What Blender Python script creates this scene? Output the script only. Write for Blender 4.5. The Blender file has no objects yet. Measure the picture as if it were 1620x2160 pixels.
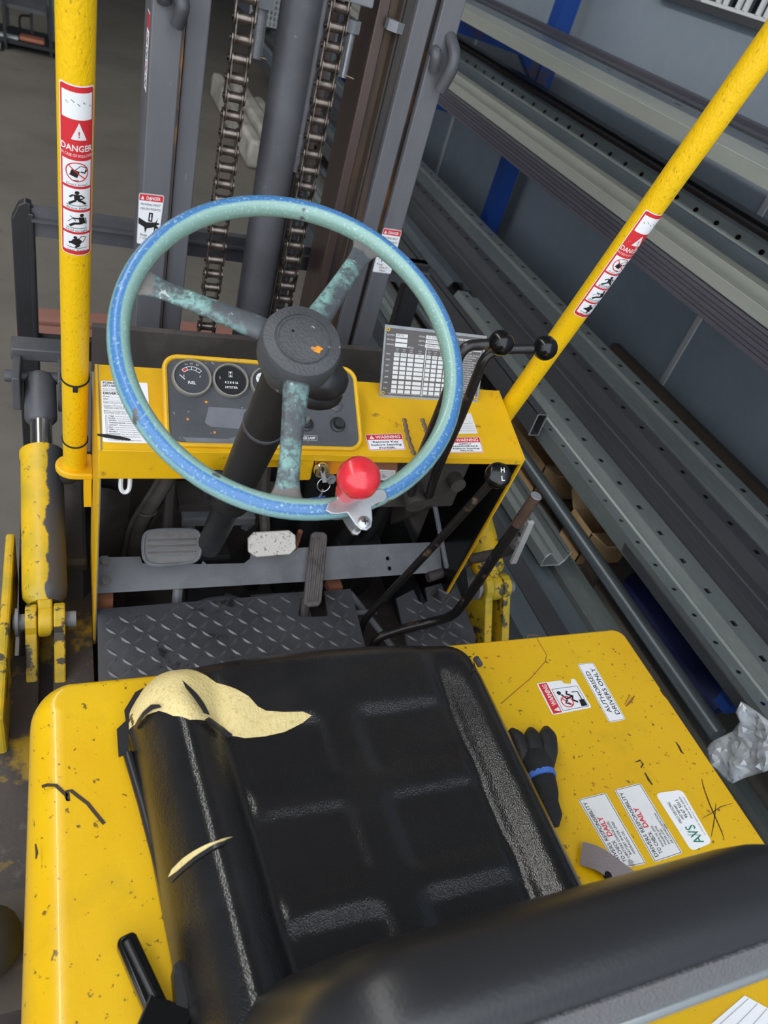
import bpy, bmesh, math, random
from mathutils import Vector, Matrix
from mathutils.geometry import delaunay_2d_cdt

random.seed(7)
scene = bpy.context.scene
COL = scene.collection
V = Vector
PI = math.pi

# ------------------------------------------------------------------ camera
FPX = 1527.1
CAM = V((0.0, 0.0, 1.85))
# camera axes from the photograph's vanishing points (rows: world x, y, z in camera axes)
MC = Matrix(((0.91635645, 0.01095138, -0.40021361),
             (-0.30387863, 0.66986384, -0.67745126),
             (0.2606696, 0.74240319, 0.61716194)))
cam_data = bpy.data.cameras.new('camera')
cam_data.sensor_fit = 'HORIZONTAL'
cam_data.sensor_width = 36.0
cam_data.lens = FPX * 36.0 / 1620.0
cam_data.clip_start = 0.01
cam_data.clip_end = 100
cam_data.dof.use_dof = True
cam_data.dof.focus_distance = 1.15
cam_data.dof.aperture_fstop = 9.0
cam = bpy.data.objects.new('camera', cam_data)
COL.objects.link(cam)
m4 = MC.to_4x4()
m4.translation = CAM
cam.matrix_world = m4
scene.camera = cam

# ------------------------------------------------------------------ daylight
world = bpy.data.worlds.new('daylight')
scene.world = world
world.use_nodes = True
wn = world.node_tree.nodes
wn.clear()
wo = wn.new('ShaderNodeOutputWorld')
wb = wn.new('ShaderNodeBackground')
wb.inputs[0].default_value = (0.86, 0.92, 1.0, 1)
wb.inputs[1].default_value = 3.6
world.node_tree.links.new(wb.outputs[0], wo.inputs[0])

# strip of roof lighting over the aisle, mirrored as the long streak on the seat's left bolster
def skylight(name, x, y, z, sx, sy, watts, tilt=0.0):
    ld = bpy.data.lights.new(name, 'AREA')
    ld.shape = 'RECTANGLE'
    ld.size, ld.size_y = sx, sy
    ld.energy = watts
    ld.color = (1.0, 0.985, 0.95)
    lo = bpy.data.objects.new(name, ld)
    COL.objects.link(lo)
    lo.location = (x, y, z)
    lo.rotation_euler = (0, tilt, 0)
    return lo


skylight('roof_light_aisle_offscreen', -2.2, 4.75, 4.9, .3, 10.5, 270, math.radians(-10))

scene.view_settings.view_transform = 'Standard'
scene.view_settings.look = 'None'
scene.view_settings.gamma = 1.0
scene.view_settings.use_curve_mapping = False
scene.view_settings.exposure = -0.28


# ------------------------------------------------------------------ pixels to places
def ray(px, py):
    return MC @ V((px - 810.0, 1080.0 - py, -FPX))


def onpl(p, P0, n):
    d = ray(*p)
    n = V(n)
    t = n.dot(V(P0) - CAM) / n.dot(d)
    return CAM + d * t


def onz(p, z):
    return onpl(p, (0, 0, z), (0, 0, 1))


def ony(p, y):
    return onpl(p, (0, y, 0), (0, 1, 0))


def onx(p, x):
    return onpl(p, (x, 0, 0), (1, 0, 0))


# ------------------------------------------------------------------ materials
def lin(r, g, b):
    def f(c):
        c /= 255.0
        return c / 12.92 if c <= 0.04045 else ((c + 0.055) / 1.055) ** 2.4
    return (f(r), f(g), f(b), 1.0)


MATS = {}


def mat(name, col, rough=0.5, metal=0.0, layers=(), bump=None, coat=0.0, spec=0.5, rvar=0.0, stretch=None, trans=0.0, alpha=1.0):
    """layers: (scale, lo, hi, colour, fac, detail[, kind]) mixed over the base by noise."""
    m = bpy.data.materials.new(name)
    m.use_nodes = True
    nt = m.node_tree
    N, L = nt.nodes, nt.links
    b = N['Principled BSDF']
    b.inputs['Roughness'].default_value = rough
    b.inputs['Metallic'].default_value = metal
    b.inputs['Specular IOR Level'].default_value = spec
    b.inputs['Coat Weight'].default_value = coat
    b.inputs['Transmission Weight'].default_value = trans
    b.inputs['Alpha'].default_value = alpha
    tc = N.new('ShaderNodeTexCoord')
    src = tc.outputs['Object']
    if stretch:
        mp = N.new('ShaderNodeMapping')
        mp.inputs['Scale'].default_value = stretch
        L.new(src, mp.inputs['Vector'])
        src = mp.outputs[0]
    rgb = N.new('ShaderNodeRGB')
    rgb.outputs[0].default_value = col
    cur = rgb.outputs[0]
    for ly in layers:
        sc, lo, hi, c2, fac, det = ly[:6]
        kind = ly[6] if len(ly) > 6 else 'noise'
        if kind == 'voronoi':
            t = N.new('ShaderNodeTexVoronoi')
            t.inputs['Scale'].default_value = sc
            out = t.outputs['Distance']
        else:
            t = N.new('ShaderNodeTexNoise')
            t.inputs['Scale'].default_value = sc
            t.inputs['Detail'].default_value = det
            t.inputs['Roughness'].default_value = 0.62
            out = t.outputs['Fac']
        L.new(src, t.inputs['Vector'])
        mr = N.new('ShaderNodeMapRange')
        mr.inputs['From Min'].default_value = lo
        mr.inputs['From Max'].default_value = hi
        mr.inputs['To Max'].default_value = fac
        L.new(out, mr.inputs['Value'])
        mx = N.new('ShaderNodeMix')
        mx.data_type = 'RGBA'
        L.new(mr.outputs[0], mx.inputs['Factor'])
        L.new(cur, mx.inputs['A'])
        mx.inputs['B'].default_value = c2
        cur = mx.outputs['Result']
    L.new(cur, b.inputs['Base Color'])
    if rvar:
        t = N.new('ShaderNodeTexNoise')
        t.inputs['Scale'].default_value = 9
        t.inputs['Detail'].default_value = 5
        L.new(src, t.inputs['Vector'])
        mr = N.new('ShaderNodeMapRange')
        mr.inputs['To Min'].default_value = max(0.02, rough - rvar)
        mr.inputs['To Max'].default_value = min(1, rough + rvar)
        L.new(t.outputs['Fac'], mr.inputs['Value'])
        L.new(mr.outputs[0], b.inputs['Roughness'])
    if bump:
        prevn = None
        for bq in (bump if isinstance(bump, list) else [bump]):
            sc, st, det = bq[:3]
            if len(bq) > 3 and bq[3] == 'voronoi':
                t = N.new('ShaderNodeTexVoronoi')
                t.inputs['Scale'].default_value = sc
                out = t.outputs['Distance']
            else:
                t = N.new('ShaderNodeTexNoise')
                t.inputs['Scale'].default_value = sc
                t.inputs['Detail'].default_value = det
                out = t.outputs['Fac']
            L.new(src, t.inputs['Vector'])
            bp = N.new('ShaderNodeBump')
            bp.inputs['Strength'].default_value = st
            bp.inputs['Distance'].default_value = 0.002
            L.new(out, bp.inputs['Height'])
            if prevn is not None:
                L.new(prevn, bp.inputs['Normal'])
            prevn = bp.outputs[0]
        L.new(prevn, b.inputs['Normal'])
    MATS[name] = m
    return m


YEL = lin(220, 177, 8)
GREEN_ST = lin(170, 160, 20)
DARKCHIP = lin(70, 55, 40)
mat('hood_yellow', YEL, 0.32, layers=[(3.5, .42, .72, lin(214, 160, 10), .8, 6), (11, .56, .72, lin(188, 152, 18), .5, 8),
                                      (95, .645, .675, DARKCHIP, .8, 3), (42, .675, .70, lin(132, 92, 44), .8, 6)],
    bump=(140, .10, 3), coat=.25, rvar=.1)
mat('dash_yellow', lin(224, 174, 16), 0.42, layers=[(6, .45, .7, lin(196, 150, 30), .7, 6), (26, .64, .7, lin(120, 86, 50), .7, 7)], bump=(120, .12, 3), rvar=.1)
mat('post_yellow', lin(238, 190, 6), 0.42, layers=[(5, .5, .75, lin(200, 172, 24), .55, 4), (230, .62, .7, lin(150, 120, 14), .6, 2)], bump=(260, .5, 2), stretch=(1, 1, .5))
mat('chipped_yellow', lin(208, 168, 28), 0.45, layers=[(14, .42, .6, lin(164, 148, 44), .75, 6), (24, .545, .585, lin(56, 55, 55), .95, 8)], bump=(60, .3, 5))
mat('frame_dirty', lin(66, 60, 58), 0.5, layers=[(6, .56, .63, lin(176, 142, 30), .8, 9), (30, .6, .7, lin(110, 100, 95), .5, 5)], bump=(70, .3, 5), rvar=.15)
mat('grey_black', lin(70, 70, 74), 0.5, layers=[(8, .4, .7, lin(92, 92, 96), .7, 6), (60, .68, .74, lin(130, 130, 132), .6, 4)], bump=(90, .25, 4), rvar=.1)
mat('mast_grey', lin(98, 98, 102), 0.48, layers=[(5, .4, .7, lin(76, 76, 80), .8, 5), (70, .69, .74, lin(140, 140, 140), .5, 4)], bump=(110, .2, 3), rvar=.1, stretch=(1, 1, .25))
mat('mast_dark', lin(44, 42, 42), 0.5, layers=[(7, .5, .62, lin(112, 78, 40), .6, 6)], stretch=(1, 1, .12), bump=(80, .2, 3))
mat('rail_brown', lin(92, 76, 70), 0.36, layers=[(9, .45, .7, lin(70, 58, 56), .8, 5)], stretch=(1, 1, .1), metal=.35)
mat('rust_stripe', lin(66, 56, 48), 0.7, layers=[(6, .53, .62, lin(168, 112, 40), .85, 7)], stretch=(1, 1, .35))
mat('black_paint', lin(34, 34, 36), 0.42, layers=[(30, .62, .72, lin(78, 72, 66), .6, 6)], bump=(90, .2, 4), rvar=.12)
mat('black_gloss', lin(15, 15, 16), 0.2, spec=.4)
mat('lever_black', lin(30, 28, 28), 0.33, layers=[(26, .6, .68, lin(112, 92, 74), .8, 8)], bump=(90, .25, 4))
mat('bare_brown_steel', lin(122, 100, 90), 0.3, metal=.6, layers=[(20, .5, .7, lin(80, 66, 60), .7, 5)])
mat('black_matt', lin(20, 20, 21), 0.75)
mat('underside', lin(66, 60, 57), 0.65, layers=[(10, .45, .7, lin(92, 86, 82), .7, 6)], bump=(60, .3, 4))
mat('dusty_grey', lin(122, 124, 128), 0.62, layers=[(12, .42, .7, lin(96, 98, 102), .8, 6), (70, .66, .74, lin(140, 138, 136), .5, 4)], bump=(80, .2, 4))
mat('pedal_rubber', lin(124, 122, 120), 0.7, layers=[(30, .45, .7, lin(98, 96, 94), .7, 5)])
mat('pedal_bare', lin(206, 200, 192), 0.42, metal=.35, layers=[(130, .58, .64, lin(120, 96, 80), .8, 3), (20, .5, .8, lin(226, 222, 216), .6, 4)], bump=(160, .4, 3))
mat('accel_rubber', lin(104, 96, 94), 0.5, layers=[(40, .45, .65, lin(70, 62, 60), .8, 5)], bump=(80, .5, 4))
mat('tread_dark', lin(90, 90, 95), 0.42, metal=.3, layers=[(9, .45, .7, lin(66, 66, 70), .8, 6), (14, .62, .68, lin(34, 28, 28), .8, 4)], rvar=.15, bump=(120, .15, 3))
mat('tread_raised', lin(104, 104, 108), 0.36, metal=.35, layers=[(14, .5, .7, lin(60, 58, 60), .7, 5)])
mat('rust', lin(140, 88, 62), 0.75, layers=[(30, .45, .7, lin(92, 66, 56), .8, 6)])
mat('orange_primer', lin(224, 140, 20), 0.55, layers=[(40, .5, .6, lin(150, 110, 90), .8, 6)])
mat('vinyl', lin(25, 24, 25), 0.21, spec=.7, layers=[(8, .5, .8, lin(44, 43, 43), .6, 4)], bump=[(620, .16, 4, 'voronoi'), (70, .22, 8), (14, .25, 4)], rvar=.06)
mat('vinyl_soft', lin(40, 40, 42), 0.36, bump=(300, .12, 3))
mat('vinyl_weave', lin(92, 92, 96), 0.6, bump=(420, .8, 2, 'voronoi'))
mat('foam', lin(226, 206, 146), 0.95, layers=[(160, .55, .7, lin(196, 172, 108), .7, 3), (10, .5, .75, lin(206, 184, 118), .7, 5)], bump=(300, .8, 3))
mat('chrome', lin(225, 222, 214), 0.16, metal=1.0)
mat('zinc', lin(186, 188, 190), 0.32, metal=.8, layers=[(40, .45, .7, lin(160, 160, 160), .6, 4)])
mat('red_plastic', lin(206, 42, 52), 0.28, layers=[(5, .4, .8, lin(216, 64, 70), .5, 3)], coat=.2)
mat('blue_plastic', lin(30, 66, 140), 0.35)
mat('panel_dark', lin(78, 80, 84), 0.5, layers=[(6, .45, .7, lin(58, 60, 64), .8, 7), (90, .68, .72, lin(150, 150, 150), .6, 4)], bump=(140, .2, 3), rvar=.1)
mat('panel_smudge', lin(112, 114, 122), 0.6, layers=[(30, .4, .7, lin(92, 94, 100), .7, 5)])
mat('gauge_face', lin(62, 64, 68), 0.4)
mat('gauge_black', lin(26, 27, 29), 0.35)
mat('gauge_ring', lin(176, 172, 164), 0.34, metal=.7)
mat('white_print', lin(228, 228, 226), 0.5)
mat('sticker_white', lin(234, 234, 236), 0.45, layers=[(70, .66, .72, lin(180, 176, 172), .6, 5)])
mat('sticker_worn', lin(222, 222, 222), 0.5, layers=[(36, .62, .66, lin(120, 116, 112), .7, 8), (12, .55, .8, lin(198, 196, 194), .8, 5)])
mat('red_print', lin(208, 46, 54), 0.45, layers=[(90, .66, .70, lin(236, 225, 222), .7, 5)])
mat('black_print', lin(28, 28, 30), 0.5)
mat('grey_print', lin(96, 92, 92), 0.5, layers=[(20, .5, .7, lin(82, 78, 78), .6, 4)])
mat('faint_print', lin(150, 146, 144), 0.5)
mat('green_print', lin(24, 120, 92), 0.5)
mat('orange_print', lin(214, 132, 60), 0.6)
mat('galv', lin(136, 143, 142), 0.42, metal=.45, layers=[(3, .4, .7, lin(112, 119, 120), .8, 6), (60, .5, .7, lin(150, 156, 152), .4, 3)], rvar=.12, stretch=(1, .25, 1))
mat('galv_light', lin(172, 174, 164), 0.5, metal=.35, layers=[(4, .4, .7, lin(150, 154, 146), .8, 6)], rvar=.1, stretch=(1, .3, 1))
mat('galv_blue', lin(120, 130, 136), 0.34, metal=.5, layers=[(4, .4, .7, lin(86, 95, 102), .8, 5)], rvar=.1, stretch=(1, .25, 1))
mat('galv_dark', lin(88, 89, 92), 0.5, metal=.4, layers=[(5, .4, .7, lin(72, 72, 78), .8, 6)], rvar=.1, stretch=(1, .25, 1))
mat('steel_purple', lin(82, 80, 90), 0.5, metal=.3, layers=[(4, .45, .7, lin(104, 100, 108), .7, 6)], stretch=(1, .2, 1))
mat('steel_brown', lin(66, 56, 50), 0.6, metal=.2, layers=[(5, .45, .7, lin(50, 42, 40), .8, 6)])
mat('steel_black', lin(28, 28, 30), 0.5)
mat('cut_edge', lin(205, 206, 204), 0.35, metal=.5)
mat('rack_blue', lin(26, 66, 140), 0.42, layers=[(7, .6, .68, lin(88, 72, 48), .7, 6)], rvar=.1)
mat('concrete_wall', lin(140, 150, 160), 0.8, layers=[(1.6, .4, .7, lin(124, 134, 146), .8, 5), (9, .5, .75, lin(150, 158, 166), .4, 6)], bump=(40, .06, 5))
mat('wall_joint', lin(186, 188, 188), 0.85)
mat('concrete_floor', lin(110, 105, 97), 0.7, layers=[(1.3, .4, .68, lin(92, 87, 80), .8, 8), (7, .58, .72, lin(84, 80, 76), .6, 8), (30, .64, .72, lin(70, 68, 64), .5, 5)], bump=(30, .12, 5), rvar=.15)
mat('ceiling_metal', lin(150, 152, 154), 0.6)
mat('cardboard', lin(208, 174, 130), 0.85, layers=[(6, .4, .7, lin(188, 152, 108), .7, 4)])
mat('timber', lin(196, 160, 110), 0.75, layers=[(6, .4, .7, lin(168, 132, 86), .8, 5)], stretch=(1, .1, 1))
mat('timber_red', lin(150, 104, 92), 0.75, layers=[(6, .4, .7, lin(120, 80, 70), .8, 5)], stretch=(.2, 1, 1))
mat('navy_cover', lin(16, 28, 78), 0.55, layers=[(5, .4, .7, lin(12, 20, 56), .8, 4)])
mat('plastic_film', lin(226, 231, 236), 0.08, layers=[(12, .45, .65, lin(176, 184, 192), .7, 6)], bump=[(34, 1.0, 6), (110, .8, 4)], coat=.5, trans=.25)
mat('glove_nitrile', lin(30, 31, 33), 0.55, bump=(500, .5, 2))
mat('glove_knit', lin(26, 26, 28), 0.85, bump=(380, .7, 2))
mat('glove_blue', lin(70, 112, 196), 0.8, bump=(380, .6, 2))
mat('belt_web', lin(128, 118, 118), 0.8, bump=(500, .5, 2))
mat('hose_grey', lin(104, 97, 92), 0.6, layers=[(20, .45, .7, lin(66, 60, 58), .7, 5)])
mat('cylinder_green', lin(86, 108, 106), 0.5, layers=[(6, .45, .7, lin(104, 116, 112), .7, 5)])
mat('leather', lin(172, 108, 84), 0.8)
mat('crate_white', lin(186, 190, 190), 0.5)
mat('white_wrap', lin(176, 172, 162), 0.6, layers=[(4, .4, .7, lin(120, 116, 108), .9, 6)], bump=(20, .7, 5))
mat('glass_dark', lin(24, 28, 32), 0.08, spec=.6)
mat('rubber', lin(30, 31, 34), 0.7, bump=(60, .3, 5))
mat('scratch_dark', lin(60, 48, 34), 0.7)
mat('scratch_rust', lin(140, 92, 40), 0.7)
mat('weld_scar', lin(112, 98, 84), 0.5, metal=.3, layers=[(60, .5, .62, lin(150, 116, 40), .8, 5)], bump=(90, .9, 4))


# -- two-tone tilt cylinder: yellow on the outer side, worn to grey along a ragged line
def two_tone_cyl():
    m = mat('tilt_yellow_grey', lin(214, 172, 22), 0.42, bump=(70, .25, 5),
            layers=[(9, .42, .66, lin(166, 148, 40), .85, 8), (60, .64, .68, lin(70, 60, 50), .8, 5), (16, .62, .66, lin(64, 62, 60), .9, 8)])
    nt = m.node_tree
    N, L = nt.nodes, nt.links
    b = N['Principled BSDF']
    prev = b.inputs['Base Color'].links[0].from_socket
    tc = N.new('ShaderNodeTexCoord')
    sx = N.new('ShaderNodeSeparateXYZ')
    L.new(tc.outputs['Object'], sx.inputs[0])
    nz = N.new('ShaderNodeTexNoise')
    nz.inputs['Scale'].default_value = 22
    nz.inputs['Detail'].default_value = 7
    L.new(tc.outputs['Object'], nz.inputs['Vector'])
    ad = N.new('ShaderNodeMath')
    ad.operation = 'MULTIPLY_ADD'
    L.new(nz.outputs['Fac'], ad.inputs[0])
    ad.inputs[1].default_value = 0.05
    L.new(sx.outputs['X'], ad.inputs[2])
    mr = N.new('ShaderNodeMapRange')
    mr.inputs['From Min'].default_value = -0.0165
    mr.inputs['From Max'].default_value = -0.0125
    L.new(ad.outputs[0], mr.inputs['Value'])
    mx = N.new('ShaderNodeMix')
    mx.data_type = 'RGBA'
    L.new(mr.outputs[0], mx.inputs['Factor'])
    L.new(prev, mx.inputs['A'])
    mx.inputs['B'].default_value = lin(70, 70, 74)
    L.new(mx.outputs['Result'], b.inputs['Base Color'])


two_tone_cyl()


# -- steering wheel rim: blue along the outer crown, mint where hands have worn it
def rim_material():
    m = mat('rim_paint', lin(122, 178, 164), 0.34, bump=(120, .25, 4), coat=.2)
    nt = m.node_tree
    N, L = nt.nodes, nt.links
    b = N['Principled BSDF']
    at = N.new('ShaderNodeAttribute')
    at.attribute_name = 'phi'
    tc = N.new('ShaderNodeTexCoord')
    nz = N.new('ShaderNodeTexNoise')
    nz.inputs['Scale'].default_value = 16
    nz.inputs['Detail'].default_value = 8
    L.new(tc.outputs['Object'], nz.inputs['Vector'])
    ad = N.new('ShaderNodeMath')
    ad.operation = 'MULTIPLY_ADD'
    L.new(nz.outputs['Fac'], ad.inputs[0])
    ad.inputs[1].default_value = 0.05
    L.new(at.outputs['Fac'], ad.inputs[2])
    rp = N.new('ShaderNodeValToRGB')
    e = rp.color_ramp.elements
    e[0].position = 0.0
    e[0].color = lin(108, 152, 158)
    e[1].position = 0.225
    e[1].color = lin(124, 164, 166)
    for pos, c in ((.255, lin(64, 114, 164)), (.385, lin(66, 116, 168)), (.41, lin(136, 170, 162)), (.55, lin(124, 156, 144)), (1.0, lin(124, 156, 144))):
        el = e.new(pos)
        el.color = c
    L.new(ad.outputs[0], rp.inputs['Fac'])
    n2 = N.new('ShaderNodeTexNoise')
    n2.inputs['Scale'].default_value = 330
    n2.inputs['Detail'].default_value = 6
    L.new(tc.outputs['Object'], n2.inputs['Vector'])
    mr = N.new('ShaderNodeMapRange')
    mr.inputs['From Min'].default_value = .58
    mr.inputs['From Max'].default_value = .68
    mr.inputs['To Max'].default_value = .55
    L.new(n2.outputs['Fac'], mr.inputs['Value'])
    mx = N.new('ShaderNodeMix')
    mx.data_type = 'RGBA'
    L.new(mr.outputs[0], mx.inputs['Factor'])
    L.new(rp.outputs['Color'], mx.inputs['A'])
    mx.inputs['B'].default_value = lin(176, 208, 196)
    n3 = N.new('ShaderNodeTexNoise')
    n3.inputs['Scale'].default_value = 30
    n3.inputs['Detail'].default_value = 4
    L.new(tc.outputs['Object'], n3.inputs['Vector'])
    m3 = N.new('ShaderNodeMapRange')
    m3.inputs['From Min'].default_value = .675
    m3.inputs['From Max'].default_value = .69
    L.new(n3.outputs['Fac'], m3.inputs['Value'])
    mx3 = N.new('ShaderNodeMix')
    mx3.data_type = 'RGBA'
    L.new(m3.outputs[0], mx3.inputs['Factor'])
    L.new(mx.outputs['Result'], mx3.inputs['A'])
    mx3.inputs['B'].default_value = lin(92, 92, 90)
    L.new(mx3.outputs['Result'], b.inputs['Base Color'])


rim_material()
mat('spoke_worn', lin(74, 78, 82), 0.5, layers=[(26, .46, .60, lin(126, 168, 160), .8, 10), (150, .5, .58, lin(70, 72, 76), .75, 5), (110, .66, .7, lin(190, 204, 200), .6, 3)], bump=(120, .3, 4))
def spoke_end():
    m = MATS['spoke_worn']
    nt = m.node_tree
    N, L = nt.nodes, nt.links
    b = N['Principled BSDF']
    prev = b.inputs['Base Color'].links[0].from_socket
    at = N.new('ShaderNodeAttribute')
    at.attribute_name = 'rad'
    tc = N.new('ShaderNodeTexCoord')
    nz = N.new('ShaderNodeTexNoise')
    nz.inputs['Scale'].default_value = 60
    nz.inputs['Detail'].default_value = 5
    L.new(tc.outputs['Object'], nz.inputs['Vector'])
    ad = N.new('ShaderNodeMath')
    ad.operation = 'MULTIPLY_ADD'
    L.new(nz.outputs['Fac'], ad.inputs[0])
    ad.inputs[1].default_value = 0.03
    L.new(at.outputs['Fac'], ad.inputs[2])
    mr = N.new('ShaderNodeMapRange')
    mr.inputs['From Min'].default_value = .182
    mr.inputs['From Max'].default_value = .184
    L.new(ad.outputs[0], mr.inputs['Value'])
    mx = N.new('ShaderNodeMix')
    mx.data_type = 'RGBA'
    L.new(mr.outputs[0], mx.inputs['Factor'])
    L.new(prev, mx.inputs['A'])
    mx.inputs['B'].default_value = lin(104, 100, 97)
    L.new(mx.outputs['Result'], b.inputs['Base Color'])


spoke_end()
mat('hub_rubber', lin(62, 63, 65), 0.55, layers=[(14, .45, .7, lin(80, 82, 84), .7, 6), (60, .69, .72, lin(190, 190, 188), .6, 4)], bump=(320, .6, 3))


# ------------------------------------------------------------------ mesh building
class MB:
    def __init__(self):
        self.v = []
        self.f = []

    def add(self, vs, fs):
        o = len(self.v)
        self.v += [V(p) for p in vs]
        self.f += [tuple(i + o for i in f) for f in fs]
        return self

    def box(self, x0, x1, y0, y1, z0, z1):
        vs = [(x, y, z) for z in (z0, z1) for y in (y0, y1) for x in (x0, x1)]
        return self.add(vs, [(0, 2, 3, 1), (4, 5, 7, 6), (0, 1, 5, 4), (2, 6, 7, 3), (0, 4, 6, 2), (1, 3, 7, 5)])

    def obox(self, c, ax, ay, az, sx, sy, sz):
        """box with half sizes along given unit axes"""
        c, ax, ay, az = V(c), V(ax).normalized(), V(ay).normalized(), V(az).normalized()
        vs = [c + ax * sx * i + ay * sy * j + az * sz * k for k in (-1, 1) for j in (-1, 1) for i in (-1, 1)]
        return self.add(vs, [(0, 2, 3, 1), (4, 5, 7, 6), (0, 1, 5, 4), (2, 6, 7, 3), (0, 4, 6, 2), (1, 3, 7, 5)])

    def tube(self, path, rad, seg=14, cap=True, closed=False):
        path = [V(p) for p in path]
        n = len(path)
        if not isinstance(rad, (list, tuple)):
            rad = [rad] * n
        rings = []
        prev = None
        for i, p in enumerate(path):
            if closed:
                t = (path[(i + 1) % n] - path[i - 1]).normalized()
            else:
                t = (path[min(i + 1, n - 1)] - path[max(i - 1, 0)]).normalized()
            if prev is None:
                a = V((0, 0, 1)) if abs(t.z) < .9 else V((1, 0, 0))
                u = t.cross(a).normalized()
            else:
                u = (prev - t * prev.dot(t)).normalized()
            prev = u
            w = t.cross(u)
            rings.append([p + (u * math.cos(2 * PI * k / seg) + w * math.sin(2 * PI * k / seg)) * rad[i] for k in range(seg)])
        vs = [q for r in rings for q in r]
        fs = []
        last = n if closed else n - 1
        for i in range(last):
            j = (i + 1) % n
            for k in range(seg):
                k2 = (k + 1) % seg
                fs.append((i * seg + k, i * seg + k2, j * seg + k2, j * seg + k))
        if cap and not closed:
            fs.append(tuple(reversed(range(seg))))
            fs.append(tuple((n - 1) * seg + k for k in range(seg)))
        return self.add(vs, fs)

    def cyl(self, p0, p1, r, seg=20, r1=None):
        return self.tube([p0, p1], [r, r if r1 is None else r1], seg)

    def lathe(self, prof, o, axis, seg=28):
        """prof: (radius, height) pairs along axis from o"""
        o, axis = V(o), V(axis).normalized()
        a = V((0, 0, 1)) if abs(axis.z) < .9 else V((1, 0, 0))
        u = axis.cross(a).normalized()
        w = axis.cross(u)
        vs, fs = [], []
        for r, h in prof:
            for k in range(seg):
                t = 2 * PI * k / seg
                vs.append(o + axis * h + (u * math.cos(t) + w * math.sin(t)) * r)
        for i in range(len(prof) - 1):
            for k in range(seg):
                k2 = (k + 1) % seg
                fs.append((i * seg + k, i * seg + k2, (i + 1) * seg + k2, (i + 1) * seg + k))
        fs.append(tuple(reversed(range(seg))))
        fs.append(tuple((len(prof) - 1) * seg + k for k in range(seg)))
        return self.add(vs, fs)

    def sphere(self, c, r, seg=18, rings=10, sz=(1, 1, 1)):
        c = V(c)
        vs = [c + V((0, 0, r * sz[2]))]
        for i in range(1, rings):
            t = PI * i / rings
            for k in range(seg):
                p = 2 * PI * k / seg
                vs.append(c + V((r * sz[0] * math.sin(t) * math.cos(p), r * sz[1] * math.sin(t) * math.sin(p), r * sz[2] * math.cos(t))))
        vs.append(c - V((0, 0, r * sz[2])))
        fs = [(0, 1 + k, 1 + (k + 1) % seg) for k in range(seg)]
        for i in range(rings - 2):
            for k in range(seg):
                a = 1 + i * seg
                fs.append((a + k, a + seg + k, a + seg + (k + 1) % seg, a + (k + 1) % seg))
        e = len(vs) - 1
        a = 1 + (rings - 2) * seg
        fs += [(e, a + (k + 1) % seg, a + k) for k in range(seg)]
        return self.add(vs, fs)

    def prism(self, pts, d):
        """polygon (3D points) pushed along vector d"""
        pts = [V(p) for p in pts]
        d = V(d)
        n = len(pts)
        return self.add(pts + [p + d for p in pts],
                        [tuple(range(n)), tuple(reversed(range(n, 2 * n)))] + [(i, n + i, n + (i + 1) % n, (i + 1) % n) for i in range(n)])

    def strip(self, pts, w, n, lift=0.0, taper=False):
        """flat ribbon of width w along 3D pts lying in the plane with normal n"""
        pts = [V(p) for p in pts]
        n = V(n).normalized()
        vs = []
        for i, p in enumerate(pts):
            t = (pts[min(i + 1, len(pts) - 1)] - pts[max(i - 1, 0)]).normalized()
            s = n.cross(t).normalized()
            ww = w * (0.25 + 0.75 * math.sin(PI * (i + .3) / (len(pts) - .4))) if taper else w
            vs += [p + s * ww / 2 + n * lift, p - s * ww / 2 + n * lift]
        return self.add(vs, [(2 * i, 2 * i + 1, 2 * i + 3, 2 * i + 2) for i in range(len(pts) - 1)])


def link(name, mb, material, parent=None, label=None, smooth=40, bevel=0.0, bseg=2, kind=None, double=True):
    me = bpy.data.meshes.new(name)
    me.from_pydata([tuple(p) for p in mb.v], [], mb.f)
    me.validate()
    bm = bmesh.new()
    bm.from_mesh(me)
    bmesh.ops.recalc_face_normals(bm, faces=bm.faces)
    bm.to_mesh(me)
    bm.free()
    me.materials.append(MATS[material])
    if smooth:
        for p in me.polygons:
            p.use_smooth = True
        me.set_sharp_from_angle(angle=math.radians(smooth))
    o = bpy.data.objects.new(name, me)
    COL.objects.link(o)
    if bevel:
        md = o.modifiers.new('bevel', 'BEVEL')
        md.width = bevel
        md.segments = bseg
        md.limit_method = 'ANGLE'
        md.angle_limit = math.radians(40)
        md.harden_normals = False
    if parent is not None:
        put(o, parent)
    if label:
        o['label'] = label
    if kind:
        o['kind'] = kind
    return o


WM = {}


def world_of(o):
    return WM.get(o.name, Matrix.Identity(4))


def put(o, parent):
    o.parent = parent
    o.matrix_parent_inverse = world_of(parent).inverted()


def empty(name, loc):
    e = bpy.data.objects.new(name, None)
    COL.objects.link(e)
    e.empty_display_size = .05
    e.location = loc
    WM[e.name] = Matrix.Translation(V(loc))
    return e


def drill(o, cutter):
    """cut a real hole: cutter is an MB in world space, removed afterwards"""
    bm = bmesh.new()
    bm.from_mesh(o.data)
    bmesh.ops.remove_doubles(bm, verts=bm.verts, dist=1e-6)
    bm.to_mesh(o.data)
    bm.free()
    c = link('cutter', cutter, 'black_paint', smooth=0)
    md = o.modifiers.new('drill', 'BOOLEAN')
    md.operation = 'DIFFERENCE'
    md.solver = 'EXACT'
    md.object = c
    dg = bpy.context.evaluated_depsgraph_get()
    dg.update()
    me = bpy.data.meshes.new_from_object(o.evaluated_get(dg))
    o.modifiers.remove(md)
    if len(me.polygons) >= len(o.data.polygons):
        o.data = me
    cm = c.data
    bpy.data.objects.remove(c)
    bpy.data.meshes.remove(cm)


def tag(o, label, cat, group=None):
    o['label'] = label
    o['category'] = cat
    if group:
        o['group'] = group
    return o


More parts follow.
